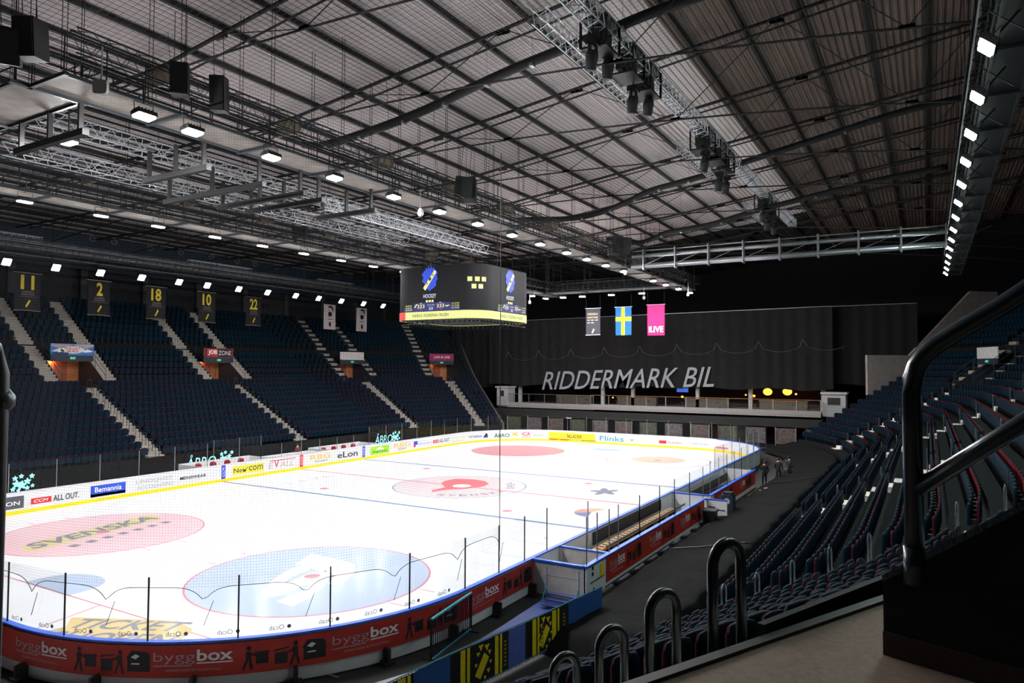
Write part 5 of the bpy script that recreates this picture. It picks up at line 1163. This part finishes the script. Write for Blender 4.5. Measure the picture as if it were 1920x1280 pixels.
for i in range(4):
    t = thing('bar_counter', f'dark bar counter behind the balcony glass, {od(i)} from the right', 'bar counter', (43, -16+i*8.5, 3.3), group='bar counters'); m_ = MB(); m_.box((0, 0, 0), (.7, 5, 1.1)); m_.build('front', M('counter_front', (88, 78, 66), .6, var=.4), t); m_ = MB(); m_.box((-.1, -.1, 1.1), (.8, 5.1, 1.16)); m_.build('counter_top', bronze, t)
for i in range(9):
    t = thing('bar_stool', f'dark bar stool behind the balcony rail, {od(i)} from the left', 'stool', (42, 18-i*4.1, 3.3), group='bar stools'); m_ = MB(); m_.tube([(0, 0, .72), (0, 0, .8)], .2, n=10); m_.build('seat', bdark, t)
    m_ = MB(); m_.tube([(0, 0, 0), (0, 0, .72)], .03, n=5); m_.build('leg', steel, t); m_ = MB(); m_.tube([(0, 0, 0), (0, 0, .04)], .2, n=10); m_.build('base', steel, t)
t = thing('bar_screen', 'small blue lit screen behind the balcony', 'screen', (46, -1.3, 5.1)); m_ = MB(); m_.box((0, -.7, 0), (.1, .7, .6)); m_.build('screen', M('screen_blue', (60, 100, 200), emit=1.2, var=0), t); m_ = MB(); m_.box((.1, -.75, -.05), (.2, .75, .65)); m_.build('frame', black, t)
# below the balcony
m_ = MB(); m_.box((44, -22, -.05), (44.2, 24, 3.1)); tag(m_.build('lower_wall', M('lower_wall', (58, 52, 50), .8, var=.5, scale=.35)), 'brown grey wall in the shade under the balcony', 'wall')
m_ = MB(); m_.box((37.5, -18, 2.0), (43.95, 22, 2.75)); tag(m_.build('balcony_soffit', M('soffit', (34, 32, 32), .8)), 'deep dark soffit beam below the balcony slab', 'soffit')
for i in range(14):
    y = 20-i*2.9; t = thing('clutter_panel', f'mottled panel standing in for reflected clutter behind the end glass, {od(i)} from the left', 'panel', (36.5, y, -.05), group='panels behind the end glass')
    m_ = MB(); m_.box((0, -.95, .4), (.1, .95, 2.0)); m_.build('panel_face', M('panel_mottled%d' % (i % 3), [(84, 70, 64), (62, 66, 54), (86, 78, 80)][i % 3], .5, var=.6, scale=3), t)  # added panels, mottled colours stand in for cluttered reflections at the end glass
    m_ = MB(); m_.box((-.03, -1.02, 0), (.08, -.94, 2.1)); m_.box((-.03, .94, 0), (.08, 1.02, 2.1)); m_.build('frame_post', steel if i % 3 == 0 else dsteel, t)
t = thing('lit_downlight', 'small bright downlight under the balcony', 'lamp', (38.6, 10.5, 1.93)); m_ = MB(); m_.box((-.2, -.35, -.02), (.2, .35, 0)); m_.build('light_panel', M('down', (255, 250, 240), emit=5, var=0), t); m_ = MB(); m_.box((-.22, -.37, 0), (.22, .37, .07)); m_.build('housing', black, t)
# ------------------------------------------------------------------ flags and banners
def flag(name, p, w_, h, label, bands, axis='y', group=None, waves=.05):
    """hanging cloth; u across (as seen), v down"""
    t = thing(name, label, 'banner' if 'flag' not in name else 'flag', p, group=group); mats = []; m_ = MB(); n = 24; k = 14; vs = []
    def pos(u, v, off=0):
        o_ = waves*sin(u*9+v*1.3)*(.3+v*.7)-off
        return (o_, -u*w_, -v*h) if axis == 'y' else (u*w_, o_, -v*h)
    for j in range(k+1):
        for i in range(n+1): vs.append(pos(i/n, j/k))
    fs, mi = [], []
    for j in range(k):
        for i in range(n):
            a = j*(n+1)+i; fs.append((a, a+1, a+n+2, a+n+1)); mi.append(bands((i+.5)/n, (j+.5)/k)[1])
            mt = bands((i+.5)/n, (j+.5)/k)[0]
            if mt not in mats: mats.append(mt)
            mi[-1] = mats.index(mt)
    m_.v = vs; m_.f = fs; m_.m = mi; m_.build('cloth', mats, t, smooth=True)
    m_ = MB(); e = .05*w_; m_.tube([pos(-.06, 0), pos(1.06, 0)], .03, n=6); m_.build('pole', steel, t)
    m_ = MB(); m_.tube([pos(.02, 0), tuple(Vector(pos(.02, 0))+Vector((0, 0, 1.4)))], .008, n=3); m_.tube([pos(.98, 0), tuple(Vector(pos(.98, 0))+Vector((0, 0, 1.4)))], .008, n=3); m_.build('hanging_cord', dsteel, t)
    return t, pos
sw_b, sw_y, mag, dk = M('flag_blue', (0, 84, 142), .8, var=.05), M('flag_yellow', (250, 208, 0), .8, var=.05), M('flag_magenta', (205, 18, 96), .8, var=.05), M('banner_black', (44, 42, 52), .8, var=.1)
flag('national_flag', (31, 1.35, 14.5), 1.8, 3.0, 'Swedish flag, blue with yellow cross, hanging before the black curtain', lambda u, v: (sw_y, 1) if .36 < u < .6 or .33 < v < .47 else (sw_b, 0))
t, pos = flag('live_flag', (31, -2.2, 14.6), 1.85, 3.2, 'magenta flag with white LIVE lettering hanging right of the Swedish flag', lambda u, v: (mag, 0)); m_ = MB(); put_text(m_, '!LIVE', lambda a, b: pos(a, 1-b, .07), .08, .93, .1, .3, bold=.03); m_.build('flag_lettering', white_pr, t)
t, pos = flag('champion_banner', (31, 4.8, 14.5), 1.7, 2.9, 'black banner with SVENSKA MÄSTARE and a crest, left of the Swedish flag', lambda u, v: (dk, 0))
m_ = MB(); f_ = lambda a, b: pos(a, 1-b, .07); put_text(m_, 'SVENSKA', f_, .12, .85, .74, .82); put_text(m_, 'MÄSTARE', f_, .12, .85, .62, .7)
for q in range(5): put_rect(m_, f_, .12+.27*(q % 3), .3+.27*(q % 3), .54-.1*(q//3), .57-.1*(q//3))
put_poly(m_, f_, [(.42, .08), (.5, .05), (.62, .2), (.54, .24)]); m_.build('banner_lettering', M('print_beige', (190, 170, 130), var=0), t); m_ = MB(); put_rect(m_, f_, -.02, 1.02, -.01, .01); m_.build('bottom_bar', white_p, t)
gy = M('print_gold', (222, 196, 50), .7, var=0)
for i, (x, num) in enumerate(((-11.0, '11'), (-5.2, '2'), (.2, '18'), (5.7, '10'), (11.5, '22'))):
    t, pos = flag('retired_number_banner', (x, 36, 15.6), 1.95, 3.1, f'black banner with yellow number {num} above the far stand', lambda u, v: (M('banner_ink', (26, 24, 28), .85, var=.1), 0), axis='x', group='black number banners', waves=.03)
    f_ = lambda a, b: pos(a, 1-b, .05); m_ = MB(); c = {'2': (.36, .64)}.get(num, (.22, .74)); put_text(m_, num, f_, c[0], c[1], .56, .94, bold=.03)
    put_poly(m_, f_, [(.4, .12), (.46, .08), (.62, .26), (.56, .3)]); m_.build('banner_number', gy, t)
    m_ = MB(); put_rect(m_, f_, .28, .72, .47, .52); put_rect(m_, f_, .24, .76, .41, .45); put_rect(m_, f_, .12, .9, .365, .38); m_.build('banner_small_print', M('print_faint', (84, 74, 74), var=0), t)
    m_ = MB(); m_.tube([pos(-.02, 1), pos(.5, .985), pos(1.02, 1)], .035, n=5); m_.build('bottom_bar', M('bar_tan', (150, 130, 110)), t)
for i, x in enumerate((22.9, 28.6)):
    t, pos = flag('portrait_banner', (x, 36, 15.7), 1.95, 3.05, f'white banner with a dark drawn portrait, {["left", "right"][i]} one above the far stand', lambda u, v: (M('banner_white', (200, 184, 184), .8), 0), axis='x', group='white portrait banners', waves=.03)
    f_ = lambda a, b: pos(a, 1-b, .05); m_ = MB(); put_poly(m_, f_, [(.32, .9), (.5, .96), (.72, .93), (.8, .8), (.76, .68), (.68, .8), (.6, .88), (.42, .86)])
    put_poly(m_, f_, [(.36, .7), (.62, .7), (.7, .6), (.6, .52), (.4, .52), (.34, .6)]); put_poly(m_, f_, [(.4, .78), (.5, .79), (.5, .76), (.4, .75)]); put_poly(m_, f_, [(.45, .3), (.55, .3), (.62, .18), (.5, .08), (.4, .18)]); put_rect(m_, f_, .3, .75, .4, .42); m_.build('portrait_print', black_pr, t)
# ------------------------------------------------------------------ protective net round the near end (fine cords)
m_ = MB(); netm = M('net_cord', (26, 28, 36), .9, var=0); sA = sN(-19.5); sB = sA+2+ARC+L2+ARC+4; cell = .07; q = .0012
z0n, z1n = 2.75, 15.2
def npt(s, o_=.06): return rink_pt(s, o_)
def scal(s):
    ph = ((s-sA) % 2.42)/2.42; return 2.72-.42*(1-(2*ph-1)**2)*0-.5*(1-4*ph*(1-ph))*.0-.35*4*ph*(1-ph)*0-(.55*abs(2*ph-1)**6)
s = sA; V = []; Fc = []
while s < sB:
    p = npt(s); n_ = npt(s+.01); d = Vector((n_[0]-p[0], n_[1]-p[1], 0)).normalized()*q; zb = 2.15+.35*(1-abs(2*(((s-sA) % 2.42)/2.42)-1)**5)
    m_.add([(p[0]-d.x, p[1]-d.y, zb), (p[0]+d.x, p[1]+d.y, zb), (p[0]+d.x, p[1]+d.y, z1n), (p[0]-d.x, p[1]-d.y, z1n)], [(0, 1, 2, 3)]); s += cell
z = 2.5; ss = [sA+(sB-sA)*i/44 for i in range(45)]; P2 = [npt(s) for s in ss]
while z < z1n:
    vs = []
    for p in P2: vs += [(p[0], p[1], z-q), (p[0], p[1], z+q)]
    m_.add(vs, [(2*i, 2*i+2, 2*i+3, 2*i+1) for i in range(44)]); z += cell
net = m_.build('protective_net', netm); tag(net, 'fine dark protective net hanging above the glass at the near end', 'net')
m_ = MB(); pts = []
s = sA
while s < sB: p = npt(s); ph = ((s-sA) % 2.42)/2.42; pts.append((p[0], p[1], 2.15+.35*(1-abs(2*ph-1)**5))); s += .12
m_.tube(pts, .009, n=4); 
for i in range(14):
    p = npt(sA+2.42*i); p2 = npt(sA+2.42*i-.22); m_.tube([(p2[0], p2[1], 2.15), (p[0], p[1], 1.55)], .008, n=3)
m_.build('edge_rope', black, net)
m_ = MB(); p = npt(sA); m_.tube([(p[0], p[1], 1.9), (p[0], p[1], 15.2)], .014, n=5); m_.build('edge_line', black, net)
# small glass stickers
m_ = MB(); gs = M('sticker_grey', (120, 124, 130), .6, var=0)
for i in range(17):
    s0_ = sN(-22.4)+i*1.22; m_ = MB(); fn_ = lambda u, v, s0_=s0_: (lambda p: (p[0], p[1], v))(rink_pt(s0_+u, .04)); put_text(m_, 'Ocab', fn_, 0, .36, 1.3, 1.42)
    put_poly(m_, fn_, [(-.12+.05*cos(t), 1.36+.05*sin(t)) for t in [2*pi*j/10 for j in range(10)]]); m_.build('glass_sticker', gs, boards)
# ------------------------------------------------------------------ people
skin = M('skin', (196, 140, 118), .6, var=.05)
def person(loc, rz, label, jacket, trousers, hair, lean=0, arm=0):
    J = dict(pelvis=(0, 0, .95), spine=(0, .0, 1.15), chest=(0, lean*.5, 1.38), neck=(0, lean*.8, 1.52), head=(0, lean, 1.62), top=(0, lean, 1.78),
             hl=(-.1, 0, .9), kl=(-.11, .02, .5), al=(-.12, -.03, .09), tl=(-.13, .14, .03), hr=(.1, 0, .9), kr=(.12, .05, .5), ar=(.14, 0, .09), tr=(.15, .17, .03),
             sl=(-.19, lean*.6, 1.42), el=(-.26, .02, 1.15), wl=(-.2, .2+arm, 1.0+arm), sr=(.19, lean*.6, 1.42), er=(.27, .0, 1.14), wr=(.24, .12, .92))
    Rr = dict(pelvis=.15, spine=.14, chest=.16, neck=.06, head=.095, top=.07, hl=.1, kl=.065, al=.045, tl=.04, hr=.1, kr=.065, ar=.045, tr=.04, sl=.075, el=.05, wl=.035, sr=.075, er=.05, wr=.035)
    Eg = [('pelvis', 'spine'), ('spine', 'chest'), ('chest', 'neck'), ('neck', 'head'), ('head', 'top'), ('pelvis', 'hl'), ('hl', 'kl'), ('kl', 'al'), ('al', 'tl'), ('pelvis', 'hr'), ('hr', 'kr'), ('kr', 'ar'), ('ar', 'tr'), ('chest', 'sl'), ('sl', 'el'), ('el', 'wl'), ('chest', 'sr'), ('sr', 'er'), ('er', 'wr')]
    for sd in ('l', 'r'):
        wv = Vector(J['w'+sd]); dirn = (wv-Vector(J['e'+sd])).normalized(); J['p'+sd] = tuple(wv+dirn*.06); Rr['p'+sd] = .032; Eg.append(('w'+sd, 'p'+sd))
        for fi in range(4):
            o_ = (fi-1.5)*.018; L_ = (.07, .08, .075, .06)[fi]; a_ = wv+dirn*.1+Vector((0, o_, -.0)); b_ = a_+dirn*L_+Vector((0, 0, -.02))
            J[f'f{sd}{fi}'] = tuple(a_); J[f'g{sd}{fi}'] = tuple(b_); Rr[f'f{sd}{fi}'] = .009; Rr[f'g{sd}{fi}'] = .008; Eg += [('p'+sd, f'f{sd}{fi}'), (f'f{sd}{fi}', f'g{sd}{fi}')]
        J['th'+sd] = tuple(wv+dirn*.05+Vector((0, .045, .01))); Rr['th'+sd] = .01; Eg.append(('w'+sd, 'th'+sd))
    names = list(J); me = bpy.data.meshes.new('person'); me.from_pydata([J[n_] for n_ in names], [(names.index(a_), names.index(b_)) for a_, b_ in Eg], [])
    o = bpy.data.objects.new('person', me); C.objects.link(o); md = o.modifiers.new('s', 'SKIN')
    for i_, n_ in enumerate(names): me.skin_vertices[0].data[i_].radius = (Rr[n_], Rr[n_]*(.8 if n_ in ('chest', 'spine', 'pelvis') else 1)); me.skin_vertices[0].data[i_].use_root = n_ == 'pelvis'
    o.modifiers.new('u', 'SUBSURF').levels = 1; dg = bpy.context.evaluated_depsgraph_get(); m2 = bpy.data.meshes.new_from_object(o.evaluated_get(dg)); bpy.data.objects.remove(o)
    for mt in (skin, jacket, trousers, black_pr): m2.materials.append(mt)
    wlp, wrp = Vector(J['wl']), Vector(J['wr'])
    for p in m2.polygons:
        c = p.center; k_ = 1
        if c.z > 1.5: k_ = 0
        elif (c-wlp).length < .16 and c.y > wlp.y-.02 or (c-wrp).length < .14 and c.z < wrp.z+.02: k_ = 0
        elif c.z < .93 and abs(c.x) < .2: k_ = 2
        if c.z < .1: k_ = 3
        p.material_index = k_; p.use_smooth = True
    r = bpy.data.objects.new('person', m2); C.objects.link(r); r.location = loc; r.rotation_euler = (0, 0, rz); tag(r, label, 'person')
    m_ = MB(); m_.sphere((0, lean-.015, 1.71), .115, n=12, m=7, sz=.95); m_.v = [v for v in m_.v]; h = m_.build('hair', hair, r, smooth=True)
    m_ = MB(); m_.prism([(-.012, lean+.09, 1.64), (.012, lean+.09, 1.64), (0, lean+.12, 1.62), (0, lean+.09, 1.68)], (0, .005, 0)); m_.build('nose', skin, r)
    m_ = MB()
    for e_ in (-.035, .035): m_.sphere((e_, lean+.088, 1.66), .012, n=6, m=4)
    m_.box((-.025, lean+.088, 1.585), (.025, lean+.096, 1.592)); m_.build('face_features', black_pr, r)
    return r
jk = M('jacket_black', (24, 25, 30), .8); tr_ = M('trousers_black', (18, 18, 22), .8); hb = M('hair_brown', (70, 48, 34), .8); hd = M('hair_dark', (30, 24, 22), .8)
person((10.6, -17.7, -.05), -pi/2+.6, 'person in black jacket standing by the end of the red banner, leftmost of three', jk, tr_, hb, arm=.1)
person((12.9, -18.2, -.05), -pi/2, 'person in black top with pale lettering, middle of three by the far banner', jk, tr_, hb)
person((14.2, -18.7, -.05), -pi/2-.7, 'person in black clothes, rightmost of three beside the black cloth', jk, tr_, hd)
person((1.6, 17.2, -.05), -pi, 'person in dark red jacket standing behind the far timekeeper table', M('jacket_red', (84, 30, 34), .8), tr_, hd)
t = thing('cardboard_box', 'pale boxes and bag on the floor near the three people', 'box', (6.2, -18.6, -.05)); m_ = MB(); m_.obox((0, 0, .25), (1.3, .6, .4), rz=.3); m_.build('box_body', offwhite, t); m_ = MB(); m_.sphere((.9, .1, .3), .3, sz=.9); m_.build('bag', M('bag_tan', (214, 180, 140), .8), t)
